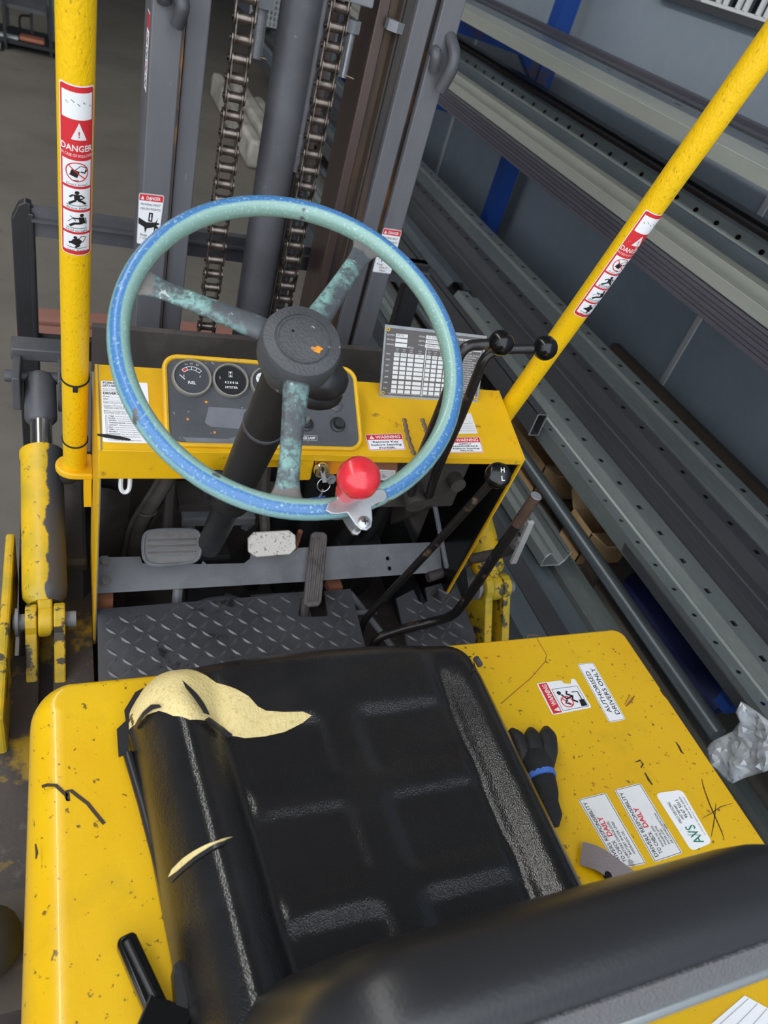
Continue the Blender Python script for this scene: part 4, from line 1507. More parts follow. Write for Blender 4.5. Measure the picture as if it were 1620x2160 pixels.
warn(((779, 951), (856, 949), (847, 915), (770, 917)), [('Remove Key', 56), ('before leaving', 66), ('Forklift', 34)], 'red and white WARNING sticker about removing the key')
warn(((950, 956), (1020, 955), (1011, 922), (942, 923)), [('APPLY', 32), ('HANDBRAKE', 60), ('before leaving', 64), ('TRUCK', 34)], 'red and white WARNING sticker about the handbrake')
s = dash_sheet(80, 44, (926, 916), (1008, 915), (993, 872), (924, 869))
for k in range(4):
    s.stroke('faint_print', [(4, 6 + k * 5), (76, 6 + k * 5)], .4)
s.text('black_print', 'S', 62, 34, 6)
s.text('faint_print', '5 4', 58, 28, 3)
s.build('inspection_label', 'sticker_worn', FL, 'pale paper sticker above the handbrake warning', r=1)
# tag below the dash with primer showing
tg = [ony(p, 1.03) for p in ((782, 968), (840, 966), (836, 1012), (830, 1016), (800, 1012))]
part('rusty_bracket', MB().prism(tg, (0, .004, 0)), 'rust', smooth=0)
S = Sheet(40, 30, quad_fn(40, 30, ony((795, 1012), 1.03), ony((832, 1014), 1.03), ony((834, 992), 1.03), ony((800, 990), 1.03), (0, -1, 0)))
for k in range(6):
    S.text('black_print', 'WHEN THE KEY IS TURNED', 3, 24 - k * 4.2, 2.4, width=34)
S.build('small_label', 'sticker_worn', FL, 'torn paper label with orange primer around it')
part('ignition_plate', MB().prism([ony(p, 1.012) for p in ((664, 966), (772, 966), (768, 1001), (700, 1000), (664, 1000))], (0, .004, 0)), 'orange_primer', smooth=0)
# ignition lock
ig = ony((678, 990), 1.0)
ign = part('ignition_lock', MB().lathe([(.0155, 0), (.0155, .006), (.013, .009), (.0095, .009), (.009, .0065)], ig, (0, -1, .25), 28), 'chrome')
link('keyway', MB().obox(ig + V((0, -.0085, .003)), (1, 0, .2), (0, 1, 0), (0, 0, 1), .0012, .002, .006), 'black_matt', ign, smooth=0)  # black block standing in for the shade inside the key slot
part('lock_nut', MB().lathe([(.010, 0), (.010, .008), (.005, .008), (.005, .013)], ony((697, 1008), 1.01), (0, -1, .2), 6), 'dusty_grey', smooth=0)
# key, ring and tag hanging from the lock
key = empty('ignition_key', tuple(ig))
tag(key, 'silver ignition key hanging in the lock with a ring and blue tag', 'key')
k1 = ony((682, 1008), .985)
link('key_blade', MB().obox((ig + k1) / 2 + V((0, -.009, 0)), (k1 - ig), (0, 1, 0), V((k1 - ig)).cross(V((0, 1, 0))), .011, .001, .004), 'zinc', key, smooth=0)
kc = ony((683, 1023), .98)
link('key_ring', MB().tube([kc + V((.0125 * math.cos(t), .004 * math.sin(t), .0125 * math.sin(t))) for t in [k * PI / 12 for k in range(24)]], .0011, 6, closed=True), 'zinc', key)
kt = [ony(p, .98) for p in ((681, 1033), (678, 1042), (672, 1050))]
link('key_chain', MB().tube(kt, .0022, 6), 'zinc', key)
kb = ony((668, 1057), .98)
link('key_tag', MB().obox(kb, (1, 0, .2), (0, 1, 0), (0, 0, 1), .016, .002, .011), 'blue_plastic', key, smooth=0, bevel=.003)

# ---- load plate standing behind the dash
LB0, LB1 = V((.577, 1.146, 1.120)), V((.806, 1.146, 1.120))
LT0, LT1 = V((.573, 1.205, 1.249)), V((.812, 1.205, 1.249))
LT1 = V((.806, 1.205, 1.246))
LN = (LB1 - LB0).cross(LT0 - LB0).normalized()
if LN.y > 0:
    LN = -LN
part('load_plate_back', MB().prism([LB0, LB1, LT1, LT0], -LN * .003), 'zinc', smooth=0)
s = Sheet(160, 100, quad_fn(160, 100, LB0, LB1, LT1, LT0, LN, .0004))
s.rect('grey_print', 2.5, 3, 157, 96, 1)
for (x, y) in ((5, 6), (155, 6), (5, 94), (155, 94)):
    s.disc('dash_yellow', x, y, 2.6, 3)
    s.disc('black_print', x, y, 1.1, 4)
for k, t in enumerate(['Kg. LOADED', 'DRIVE AXLE', 'STEER AXLE']):
    s.text('white_print', t, 4, 86 - k * 6.5, 2.2, width=11)
    s.rect('white_print', 17, 84.5 - k * 6.5, 35, 89.5 - k * 6.5, 2)
s.text('grey_print', '8570', 19, 86, 3, 3, width=10)
for k, (t, v) in enumerate([('MODEL', 'S2.50XL'), ('SERIAL No.', '26HH04'), ('TYRES', '28x9x15')]):
    s.text('white_print', t, 62, 88 - k * 6.2, 2.2, 2, 'r', 10)
    s.rect('white_print', 63, 86.5 - k * 6.2, 90, 91.5 - k * 6.2, 2)
    s.text('grey_print', v, 65, 88 - k * 6.2, 3, 3, width=20)
s.text('white_print', 'TRUCK LOAD AND WARNING NOTICE', 154, 89, 3.4, 2, 'r', 62, True)
s.text('white_print', 'LOAD CHART', 142, 84, 2.6, 2, 'r', 20)
s.rect('white_print', 104, 79, 114, 83.5, 2)
s.text('white_print', 'MAST VERTICAL', 38, 71, 2.4, 2, 'c', 16)
s.text('white_print', 'MAST FORWARD TILT', 78, 71, 2.4, 2, 'c', 22)
cols = [(17, 25), (27, 36), (38, 47), (49, 63), (67, 74), (76, 84), (86, 94), (96, 104)]
for x0, x1 in cols:
    s.text('white_print', 'LOAD', (x0 + x1) / 2, 67.5, 1.7, 2, 'c', 5)
    s.text('white_print', 'mm', (x0 + x1) / 2, 65, 1.6, 2, 'c', 4)
    for k in range(9):
        y = 58.5 - k * 6.3 - (1.2 if k > 5 else 0)
        s.rect('white_print', x0, y, x1, y + 4.9, 2)
    s.text('grey_print', '275', (x0 + x1) / 2, 59.8, 2.4, 3, 'c', 5)
s.rect('white_print', 64.6, 4, 65.8, 74, 2)
for k, t in enumerate(['FORKS', 'SIDE', 'SHIFT', 'CLAMP', 'JIB', 'PAPER', 'ROLL']):
    s.text('white_print', t, 5, 60 - k * 8, 1.9, width=6)
s.rect('white_print', 108, 76, 155, 76.6, 2)
s.text('white_print', 'WARNING', 132, 72, 2.2, 2, 'c', 12)
wl = ['DO NOT OPERATE THIS FORK LIFT TRUCK', 'UNLESS TRAINED AND AUTHORISED', 'KEEP LOAD LOW WHEN TRAVELLING', 'DO NOT LIFT OR CARRY PEOPLE', 'CHECK BRAKES HORN AND STEERING']
for k in range(17):
    s.text('white_print', wl[k % 5], 109, 68 - k * 3.4, 1.9, width=44 - (k * 7 % 5) * 3)
s.frame('white_print', 107, 8, 154, 76, .5, 2)
s.text('white_print', '* MAXIMUM DISTANCE FROM CENTRE OF LOAD TO FRONT FACE OF FORKS', 12, 5, 1.9, width=92)
s.build('load_plate', 'zinc', FL, 'grey and white load chart plate standing on the dash', r=1)

# ---- overhead guard posts
PD = V((0, -.2725, 1.0)).normalized()     # leaning back towards the operator


def post(x, y, z, zt, name_label):
    base = V((x, y, z))
    k = (zt - z) / PD.z
    top = base + PD * k
    o = part('guard_post', MB().tube([base + PD * (k * i / 12) for i in range(13)], .0213, 28), 'post_yellow', label=name_label)
    return o, base


pL, baseL = post(.014, 1.222, .872, 2.3, 'left yellow overhead guard post')
pR, baseR = post(.902, 1.225, .87, 2.3, 'right yellow overhead guard post')
link('post_foot', MB().prism([(.014 + .036 * math.cos(t), 1.222 + .034 * math.sin(t), .862) for t in [math.radians(d) for d in range(90, 271, 18)]] + [(.046, 1.188, .862), (.046, 1.256, .862)], (0, 0, .014)), 'dash_yellow', pL, smooth=0, bevel=.003)
link('foot_web', MB().box(.030, .044, 1.19, 1.25, .79, .862), 'dash_yellow', pL, smooth=0)
link('post_foot', MB().prism([(.902 - .036 * math.cos(t), 1.225 + .034 * math.sin(t), .862) for t in [math.radians(d) for d in range(90, 271, 18)]] + [(.870, 1.191, .862), (.870, 1.259, .862)], (0, 0, .014)), 'dash_yellow', pR, smooth=0, bevel=.003)


def along(base, p):
    """distance up the post axis of the point nearest to the pixel's ray"""
    d = ray(*p).normalized()
    w = base - CAM
    b = PD.dot(d)
    return (b * d.dot(w) - PD.dot(w)) / (1 - b * b)


for py in (795, 925):
    sL = along(baseL, (158, py))
    c = baseL + PD * sL
    link('cable_tie', MB().tube([c + V((.0222 * math.cos(t), .0222 * math.sin(t), .006 * math.sin(t))) for t in [k * PI / 14 for k in range(28)]], .0016, 6, closed=True), 'black_matt', pL)
    if py == 795:
        link('tie_head', MB().obox(c + V((0, -.025, -.009)), (1, 0, 0), (0, 1, 0), (0, 0, 1), .004, .004, .004), 'black_matt', pL, smooth=0)

POST_E = PD.cross(V((1, 0, 0)))
if POST_E.y > 0:
    POST_E = -POST_E       # rearward, square to the post


def post_sticker(base, s0, s1, parent, rot, label):
    R = .0215
    Wd, Hh = 44.0, (s1 - s0) * 1000

    def fn(u, v, h):
        a = (u - Wd / 2) / 1000 / R + rot
        rr = R + .0002 + h
        return base + PD * (s0 + v / 1000) + V((1, 0, 0)) * math.sin(a) * rr + POST_E * math.cos(a) * rr
    s = Sheet(Wd, Hh, fn, step=3.0)
    k = Hh / 205.0
    s.rect('red_print', 1.4, 1.4, Wd - 1.4, Hh - 1.4, 1, r=4)
    s.rect('sticker_white', 4.2, 170 * k, Wd - 4.2, 198 * k, 2)
    for (a_, b_, c_) in ((9, 188, 3), (15, 190, 4), (22, 187, 3), (28, 189, 3), (36, 186, 2)):
        s.stroke('black_print', [(a_, b_ * k), (a_ + c_, (b_ - 2) * k)], .7, 3)
    s.poly('white_print', [(15, 148 * k), (33, 148 * k), (24, 167 * k)], 2)
    s.text('red_print', '!', 24, 151 * k, 8, 3, 'c', bold=True)
    s.text('white_print', 'DANGER', 22, 135 * k, 8.5, 2, 'c', 39, True)
    s.text('white_print', 'IN CASE OF ROLLOVER', 22, 128.5 * k, 4, 2, 'c', 39)
    ys = [126, 92, 62, 32, 5]
    for i in range(4):
        s.rect('sticker_white', 4.2, (ys[i + 1] + 1.6) * k, Wd - 4.2, (ys[i] - 1.6) * k, 2)
    # do not jump
    cy = 111 * k
    s.ring('red_print', 22, cy, 13, 1.3, 4)
    s.stroke('red_print', [(12.5, cy + 8), (31, cy - 9)], 1.3, 4)
    s.poly('black_print', [(13, cy - 5), (22, cy - 8), (25, cy + 1), (16, cy + 4)], 3)
    s.stroke('black_print', [(20, cy + 3), (26, cy + 9), (33, cy + 6), (31, cy + 0)], .9, 3)
    s.stroke('black_print', [(26, cy + 1), (31, cy - 1), (34, cy + 3)], 2, 3)
    s.stroke('black_print', [(12, cy - 9), (16, cy - 12), (24, cy - 12)], 1.2, 3)
    s.text('black_print', "Don't Jump!", 22, 94.5 * k, 3.4, 3, 'c', 25)
    # brace feet
    cy = 78 * k
    s.disc('black_print', 22, cy + 9, 2.8, 3, 12)
    s.stroke('black_print', [(13, cy + 1), (17, cy + 5), (27, cy + 5), (31, cy + 1), (25, cy - 1)], 2.2, 3)
    s.poly('black_print', [(18, cy + 6), (26, cy + 6), (25, cy - 2), (19, cy - 2)], 3)
    s.stroke('black_print', [(21, cy - 2), (17, cy - 5), (12, cy - 9)], 3, 3)
    s.stroke('black_print', [(23, cy - 2), (28, cy - 4), (33, cy - 8)], 3, 3)
    s.stroke('black_print', [(9, cy - 10.5), (35, cy - 10.5)], .9, 3)
    s.text('black_print', 'Brace Feet', 22, 64.5 * k, 3.4, 3, 'c', 25)
    # hold on tight
    cy = 48 * k
    s.disc('black_print', 28, cy + 10, 2.7, 3, 12)
    s.poly('black_print', [(24, cy + 7), (31, cy + 7), (33, cy - 3), (25, cy - 3)], 3)
    s.stroke('black_print', [(26, cy + 5), (17, cy + 5)], 2, 3)
    s.stroke('black_print', [(29, cy - 2), (19, cy - 3), (13, cy - 8)], 3.4, 3)
    s.stroke('black_print', [(11, cy - 2), (18, cy + 6)], .8, 3)
    s.stroke('black_print', [(14, cy + 8), (21, cy + 1)], .8, 3)
    s.stroke('black_print', [(33, cy + 6), (34, cy - 4)], 1.4, 3)
    s.stroke('black_print', [(9, cy - 10.5), (35, cy - 10.5)], .9, 3)
    s.text('black_print', 'Hold on tight', 22, 34.5 * k, 3.4, 3, 'c', 27)
    # lean away
    cy = 19 * k
    s.poly('black_print', [(14, cy - 2), (24, cy - 6), (29, cy + 2), (24, cy + 7), (17, cy + 5)], 3)
    s.disc('black_print', 20, cy + 8, 2.4, 3, 12)
    s.stroke('black_print', [(24, cy + 5), (28, cy + 11), (34, cy + 8), (29, cy + 0)], 1.0, 3)
    s.stroke('black_print', [(12, cy - 2), (17, cy + 1)], 3, 3)
    s.stroke('black_print', [(20, cy - 8), (26, cy - 4)], 3, 3)
    s.stroke('black_print', [(9, cy - 8), (22, cy - 9.5), (35, cy - 8.5)], .9, 3)
    s.text('black_print', 'Lean Away', 22, 6.6 * k, 3.4, 3, 'c', 23)
    return s.build('rollover_label', 'sticker_white', parent, label, r=4)


post_sticker(baseL, along(baseL, (166, 518)), along(baseL, (178, 163)), pL, math.radians(4), 'red and white rollover danger sticker on the left post')
post_sticker(baseR, along(baseR, (1217, 650)), along(baseR, (1377, 436)), pR, math.radians(-2), 'red and white rollover danger sticker on the right post')

# ---- tilt cylinders and their brackets
def tilt(xs, yo, zo, sgn):
    A, B = V((xs, 1.04 + yo, .62 + zo)), V((xs - .013 * sgn, 1.60 + yo, .83 + zo))
    d = (B - A).normalized()
    L_ = (B - A).length
    o = part('tilt_cylinder', MB().lathe([(.030, .035), (.041, .05), (.0425, .07), (.0425, .375), (.045, .378), (.045, .392), (.030, .396)], A, d, 32), 'tilt_yellow_grey' if sgn > 0 else 'chipped_yellow')
    link('cylinder_eye', MB().cyl(A + V((-.0135, 0, 0)), A + V((.0135, 0, 0)), .032, 22).obox(A + d * .03, (1, 0, 0), d, d.cross(V((1, 0, 0))), .0135, .03, .026), 'chipped_yellow', o, bevel=.004)
    link('piston_rod', MB().cyl(A + d * .39, A + d * (L_ - .06), .0225, 22), 'chrome', o)
    link('rod_end', MB().lathe([(.026, L_ - .125), (.034, L_ - .115), (.034, L_ - .02), (.028, L_)], A, d, 22), 'grey_black', o)
    link('pivot_pin', MB().cyl(A + V((-.058, 0, 0)), A + V((.056, 0, 0)), .016, 18).cyl(A + V((-.054, 0, 0)), A + V((-.048, 0, 0)), .028, 20), 'dusty_grey', o)
    for dx in (-.036, .015):
        pts = []
        for k in range(9):
            t = math.radians(-20 + 200 * k / 8)
            pts.append((A.x + dx, A.y + .033 * math.cos(t), A.z + .036 * math.sin(t)))
        pts += [(A.x + dx, A.y - .11, A.z - .10), (A.x + dx, A.y - .09, A.z - .13), (A.x + dx, A.y + .06, A.z - .13)]
        part('clevis_plate', MB().prism(pts, (.021, 0, 0)), 'chipped_yellow', smooth=0, bevel=.003)
    part('clevis_base', MB().box(A.x - .055, A.x + .055, A.y - .18, A.y + .08, A.z - .16, A.z - .125), 'frame_dirty', smooth=0, bevel=.004)
    part('tilt_anchor', MB().box(B.x - .055, B.x - .038, 1.52 + yo, 1.66, B.z - .04, B.z + .045).box(B.x + .038, B.x + .055, 1.52 + yo, 1.66, B.z - .04, B.z + .045)
         .box(B.x - .06, B.x + .06, 1.62, 1.68, B.z + .03, B.z + .06).cyl(B + V((-.075, 0, 0)), B + V((.06, 0, 0)), .014, 14), 'grey_black', smooth=30, bevel=.003)


tilt(-.043, 0, 0, 1)
tilt(.975, -.02, .04, -1)

# ---- mast
MY = 1.62           # rear face of the mast


def mpx(p, y=MY):
    return ony(p, y).x


def vbar(name, x0, x1, y0, y1, m, z0=.12, z1=2.6, **k):
    return part(name, MB().box(x0, x1, y0, y1, z0, z1), m, smooth=0, **k)


xl = [mpx((322, 0)), mpx((391, 0)), mpx((399, 0)), mpx((450, 0))]
vbar('mast_rail', xl[0], xl[1], MY, MY + .02, 'mast_grey', bevel=.003)
vbar('mast_rail_web', xl[0], xl[0] + .018, MY + .02, MY + .14, 'mast_grey')
vbar('rust_streak', xl[1], xl[1] + .004, MY + .003, MY + .02, 'rust_stripe')
vbar('mast_gap_shade_strip', xl[1] - .005, xl[2] + .002, MY + .03, MY + .05, 'rust_stripe')  # added dark strip, shade of the rail gap put into its rusty colour
vbar('inner_mast_rail', xl[2], xl[3], MY + .014, MY + .04, 'mast_grey', bevel=.003)
vbar('inner_mast_web', xl[2], xl[2] + .016, MY + .04, MY + .16, 'mast_dark')
xr = [mpx((818, 0)), mpx((845, 0)), mpx((868, 0)), mpx((886, 0)), mpx((926, 0)), mpx((938, 0)), mpx((985, 0))]
vbar('mast_rail', xr[5], xr[6], MY, MY + .02, 'mast_grey', bevel=.003)
vbar('mast_rail_web', xr[6] - .018, xr[6], MY + .02, MY + .14, 'mast_grey')
vbar('mast_gap_shade_strip', xr[4] - .003, xr[5] + .005, MY + .03, MY + .05, 'rust_stripe')  # same strip on the right: gap shade as colour, with rust
vbar('inner_mast_rail', xr[3], xr[4], MY + .006, MY + .04, 'mast_grey', bevel=.003)
vbar('inner_mast_web', xr[2], xr[3], MY + .02, MY + .16, 'mast_dark')
vbar('rust_streak', xr[2] - .004, xr[2] + .010, MY + .028, MY + .06, 'rust_stripe', z0=1.15, z1=2.4)
vbar('mast_slide', xr[0], xr[1], MY + .045, MY + .16, 'rail_brown', bevel=.004)
vbar('mast_slide_side', xr[1], xr[2], MY + .055, MY + .16, 'mast_dark')
part('mast_crossbar', MB().box(xl[0], xr[6], MY + .05, MY + .12, .30, .42), 'mast_dark', smooth=0)


def hook(x, y, z0, z1, mirrored):
    s_ = 1
    pth = smooth_path([(x - .012, y, z1), (x - .016, y - .03, z1 - .02), (x - .012, y - .05, (z0 + z1) / 2), (x + .002, y - .03, z0), (x + .008, y, z0 - .01)], 5)
    mb = MB().tube(smooth_path([(x, y + .003, z1), (x + .004, y - .028, z1 - .02), (x + .006, y - .036, (z0 + z1) / 2), (x, y - .022, z0)], 5), [.013] * 16, 8)
    mb.tube(smooth_path([(x - .026, y + .002, z1 - .03), (x - .026, y - .014, (z0 + z1) / 2 + .01), (x - .02, y - .006, z0 + .03)], 5), .012, 8)
    return part('lifting_hook', mb, 'grey_black', smooth=50)


hk = ony((925, 120), MY)
hook(hk.x + .014, MY, ony((925, 185), MY).z, ony((938, 75), MY).z, False)
hk = ony((360, 25), MY)
hook(hk.x + .01, MY, ony((360, 45), MY).z, ony((360, -40), MY).z, True)


def mast_label(corners, label, plane_y):
    BL, BR, TR, TL = [ony(p, plane_y) for p in corners]
    s = Sheet(58, 102, quad_fn(58, 102, BL, BR, TR, TL, (0, -1, 0), .0008))
    s.frame('black_print', .6, .6, 57.4, 101.4, .5)
    s.rect('red_print', 2, 88, 56, 100)
    s.poly('white_print', [(5, 90), (13, 90), (9, 97.5)], 2)
    s.text('white_print', 'DANGER', 34, 90.5, 6.5, 2, 'c', 32, True)
    s.text('black_print', 'MOVING MAST', 29, 79, 4.6, 2, 'c', 46)
    s.text('black_print', 'CRUSH POINTS', 29, 70.5, 4.6, 2, 'c', 48)
    s.poly('black_print', [(2, 54), (22, 46), (44, 48), (50, 58), (47, 48), (56, 46), (47, 42), (54, 38), (42, 38), (24, 34), (20, 24), (17, 36), (2, 42)], 2)
    s.rect('black_print', 26, 48, 36, 66, 2)
    s.poly('white_print', [(28, 55), (29.8, 55), (29.8, 63), (32.2, 63), (32.2, 55), (34, 55), (31, 50)], 3)
    s.rect('black_print', 42, 26, 52, 38, 2)
    s.poly('white_print', [(44, 32), (46, 32), (46, 28), (48.2, 28), (48.2, 32), (50, 32), (47, 36.5)], 3)
    s.text('black_print', 'Keep', 8, 18, 4.8, 2, width=18)
    s.text('black_print', 'Clear of', 29, 11, 4.8, 2, 'c', 26)
    s.text('black_print', 'Mast', 29, 4, 4.8, 2, 'c', 18)
    s.build('mast_label', 'sticker_white', FL, label, r=4)


mast_label(((288, 513), (333, 520), (347, 412), (293, 406)), 'white DANGER moving mast sticker on the left mast rail', MY)
mast_label(((785, 573), (824, 578), (848, 486), (809, 480)), 'white DANGER moving mast sticker on the right mast rail', MY)
# thin sticker on the outer side of the left rail
xs = xl[0] - .0006
q = [onx(p, xs) for p in ((293, 145), (303, 148), (310, 12), (302, 4))]
z0, z1 = q[0].z, q[2].z
sd = Sheet(30, 100, lambda u, v, h: V((xs - h, MY + .075 - .05 * u / 30, z0 + (z1 - z0) * v / 100)))
sd.rect('red_print', 1, 78, 29, 98)
for k in range(4):
    sd.ring('red_print' if k % 2 == 0 else 'black_print', 15, 66 - k * 18, 7, 1.4)
    sd.stroke('black_print', [(9, 60 - k * 18), (21, 70 - k * 18)], 2)
sd.build('side_label', 'sticker_white', FL, 'narrow red and white sticker on the outer side of the left mast rail')

# lift cylinder between the rails
c0, c1 = ony((646, 0), MY + .06), ony((531, 640), MY + .06)
cxm = (c0.x + c1.x) / 2
rr = (mpx((692, 0), MY + .06) - mpx((600, 0), MY + .06)) / 2
lc = part('lift_cylinder', MB().lathe([(rr, .2), (rr, 2.6)], (cxm, MY + .06, 0), (0, 0, 1), 32), 'grey_black')
zb = ony((600, 370), MY + .05).z
hx = cxm + rr * .92
link('hydraulic_pipe', MB().tube(smooth_path([(hx, MY + .035, 2.6), (hx, MY + .035, zb + .12), (hx + .002, MY + .03, zb + .05), (hx + .016, MY + .03, zb - .02), (hx + .022, MY + .035, zb - .09), (hx + .022, MY + .05, .4)], 6), .0105, 12), 'grey_black', lc)
part('cylinder_guard', MB().box(hx + .012, hx + .042, MY + .075, MY + .085, .3, 2.6), 'rail_brown', smooth=0)

# lift chains
def fig8(pitch, w, t, x):
    pts = []
    r_ = w / 2
    for k in range(13):
        a_ = math.radians(-20 + 220 * k / 12)
        pts.append((x, r_ * math.cos(a_), pitch / 2 + r_ * math.sin(a_)))
    for k in range(13):
        a_ = math.radians(160 + 220 * k / 12)
        pts.append((x, r_ * math.cos(a_), -pitch / 2 + r_ * math.sin(a_)))
    return pts


PIT = .034
in_mb = MB()
for sx in (-1, 1):
    in_mb.prism(fig8(PIT, .026, .003, sx * .0145 - .0015), (.003, 0, 0))
for k in (-1, 1):
    in_mb.cyl((-.014, 0, k * PIT / 2), (.014, 0, k * PIT / 2), .0098, 14)
out_mb = MB()
for sx in (-1, 1):
    out_mb.prism(fig8(PIT, .026, .003, sx * .019 - .0015), (.003, 0, 0))
    for k in (-1, 1):
        out_mb.cyl((-.023, 0, k * PIT / 2), (.023, 0, k * PIT / 2), .0055, 10)
mat('chain_steel', lin(126, 116, 108), 0.3, metal=.8, layers=[(40, .42, .6, lin(70, 62, 58), .85, 5)], rvar=.1)


def chain(x, y, ztop, zbot, lab, first_in=None):
    ch = part('lift_chain', MB().cyl((x - .002, y, zbot - .02), (x + .002, y, zbot - .02), .004, 8), 'chain_steel', label=lab)
    z = ztop
    i = 0
    me_i = me_o = None
    while z > zbot:
        if i % 2 == 0:
            if me_i is None:
                o = link('chain_link', in_mb, 'chain_steel', ch, smooth=40)
                me_i = o.data
                o.matrix_basis = Matrix.Translation((x, y, z))
            else:
                inst('chain_link', me_i, Matrix.Translation((x, y, z)), ch)
        else:
            if me_o is None:
                o = link('chain_link', out_mb, 'chain_steel', ch, smooth=40)
                me_o = o.data
                o.matrix_basis = Matrix.Translation((x, y, z))
            else:
                inst('chain_link', me_o, Matrix.Translation((x, y, z)), ch)
        z -= PIT
        i += 1
    return ch


CY = MY + .012
xa = (mpx((519, 0), CY) + mpx((432, 720), CY)) / 2
xb = (mpx((703, 60), CY) + mpx((600, 640), CY)) / 2
chain(xa, CY, ony((519, -30), CY).z, ony((432, 760), CY).z, 'left lift chain')
chain(xb, CY, ony((710, -10), CY).z, ony((590, 700), CY).z, 'right lift chain')
# chain anchors: threaded rods and nuts
def anchor(px_top, px_bot, y, plate_, r_=.0095):
    a_, b_ = ony(px_top, y), ony(px_bot, y)
    x = (a_.x + b_.x) / 2
    n_ = 46
    prof = []
    for k in range(n_):
        h = b_.z + (a_.z - b_.z) * k / n_
        prof += [(r_ * .9, h), (r_, h + (a_.z - b_.z) / n_ / 2)]
    o = part('anchor_rod', MB().lathe(prof, (x, y, 0), (0, 0, 1), 14), 'zinc', smooth=0)
    link('nut', MB().lathe([(r_ * 1.7, a_.z - .005), (r_ * 1.7, a_.z + .017)], (x, y, 0), (0, 0, 1), 6), 'dusty_grey', o, smooth=0)
    link('nut', MB().lathe([(r_ * 2.1, a_.z + .018), (r_ * 2.1, a_.z + .037)], (x + .002, y, 0), (0.05, 0, 1), 6), 'dusty_grey', o, smooth=0)
    if plate_:
        link('split_pin', MB().cyl((x, y - .006, b_.z + .006), (x + .022, y - .008, b_.z + .003), .0022, 8), 'bare_brown_steel', o)
        link('anchor_plate', MB().box(x - .05, x + .024, y - .03, y + .05, a_.z + .045, a_.z + .09), 'dusty_grey', o, smooth=0, bevel=.003)
    return o


anchor((742, 62), (722, 163), MY + .03, True)
anchor((552, 8), (537, 122), MY + .06, True, .0145)

# ---- fork carriage and load backrest in front of the mast
CYY = 1.83
x0, x1 = ony((18, 440), CYY).x, ony((66, 440), CYY).x
zt = ony((55, 430), CYY).z
left = [(x0, CYY, .12), (x1, CYY, .12), (x1, CYY, zt), (x1 - .012, CYY, zt + .004), (x0 + .02, CYY, zt - .005), (x0 + .004, CYY, zt - .04)]
lb = part('load_backrest', MB().prism(left, (0, .03, 0)).box(x1 - .008, x1 + .005, CYY - .004, CYY + .05, .12, zt - .02), 'black_paint', smooth=0, bevel=.003)
xe = ony((905, 570), CYY).x
link('backrest_rail', MB().box(x1, xe, CYY + .005, CYY + .03, zt - .075, zt - .01).box(x1, xe, CYY - .012, CYY + .01, zt - .036, zt - .03), 'grey_black', lb, smooth=0)
link('backrest_rail', MB().box(x1, xe, CYY + .005, CYY + .03, .74, .80), 'black_paint', lb, smooth=0)
link('backrest_end', MB().box(xe - .06, xe, CYY, CYY + .035, .30, zt - .01), 'black_paint', lb, smooth=0, bevel=.004)
link('carriage_bar', MB().box(-.02, .92, CYY + .0, CYY + .05, .30, .40), 'black_paint', lb, smooth=0)
for fx in (.12, .72):
    link('fork', MB().box(fx, fx + .1, CYY + .05, CYY + .09, .04, .55).box(fx, fx + .1, CYY + .05, CYY + 1.1, .04, .075), 'black_paint', lb, smooth=0)

# ---- steering wheel
WC = V((.2375, .698, 1.462))
wa, wb_ = math.radians(30.3), math.radians(-3.6)
WN = V((math.sin(wb_), -math.sin(wa) * math.cos(wb_), math.cos(wa) * math.cos(wb_)))
E1 = (V((1, 0, 0)) - WN * WN.x).normalized()
E2 = WN.cross(E1)
RR, TR_ = .1885, .0115


def wp(x, y, h=0.0):
    return WC + E1 * x + E2 * y + WN * h


mb = MB()
NS, NT = 96, 20
phi = []
for i in range(NS):
    t = 2 * PI * i / NS
    for k in range(NT):
        p = 2 * PI * k / NT
        # p = 0 outward, 90 deg = towards the operator, 180 inward
        rad = RR + TR_ * math.cos(p)
        mb.v.append(wp(rad * math.cos(t), rad * math.sin(t), TR_ * 1.05 * math.sin(p)))
        phi.append(k / NT)
for i in range(NS):
    i2 = (i + 1) % NS
    for k in range(NT):
        k2 = (k + 1) % NT
        mb.f.append((i * NT + k, i2 * NT + k, i2 * NT + k2, i * NT + k2))
wheel = part('steering_wheel', mb, 'rim_paint', label='blue and mint steering wheel rim with worn paint')
at = wheel.data.attributes.new('phi', 'FLOAT', 'POINT')
for i, v in enumerate(phi):
    vv = (v + .10) % 1.0     # 0 at the outer lower side
    at.data[i].value = vv if vv < .93 else (1 - vv) * 2
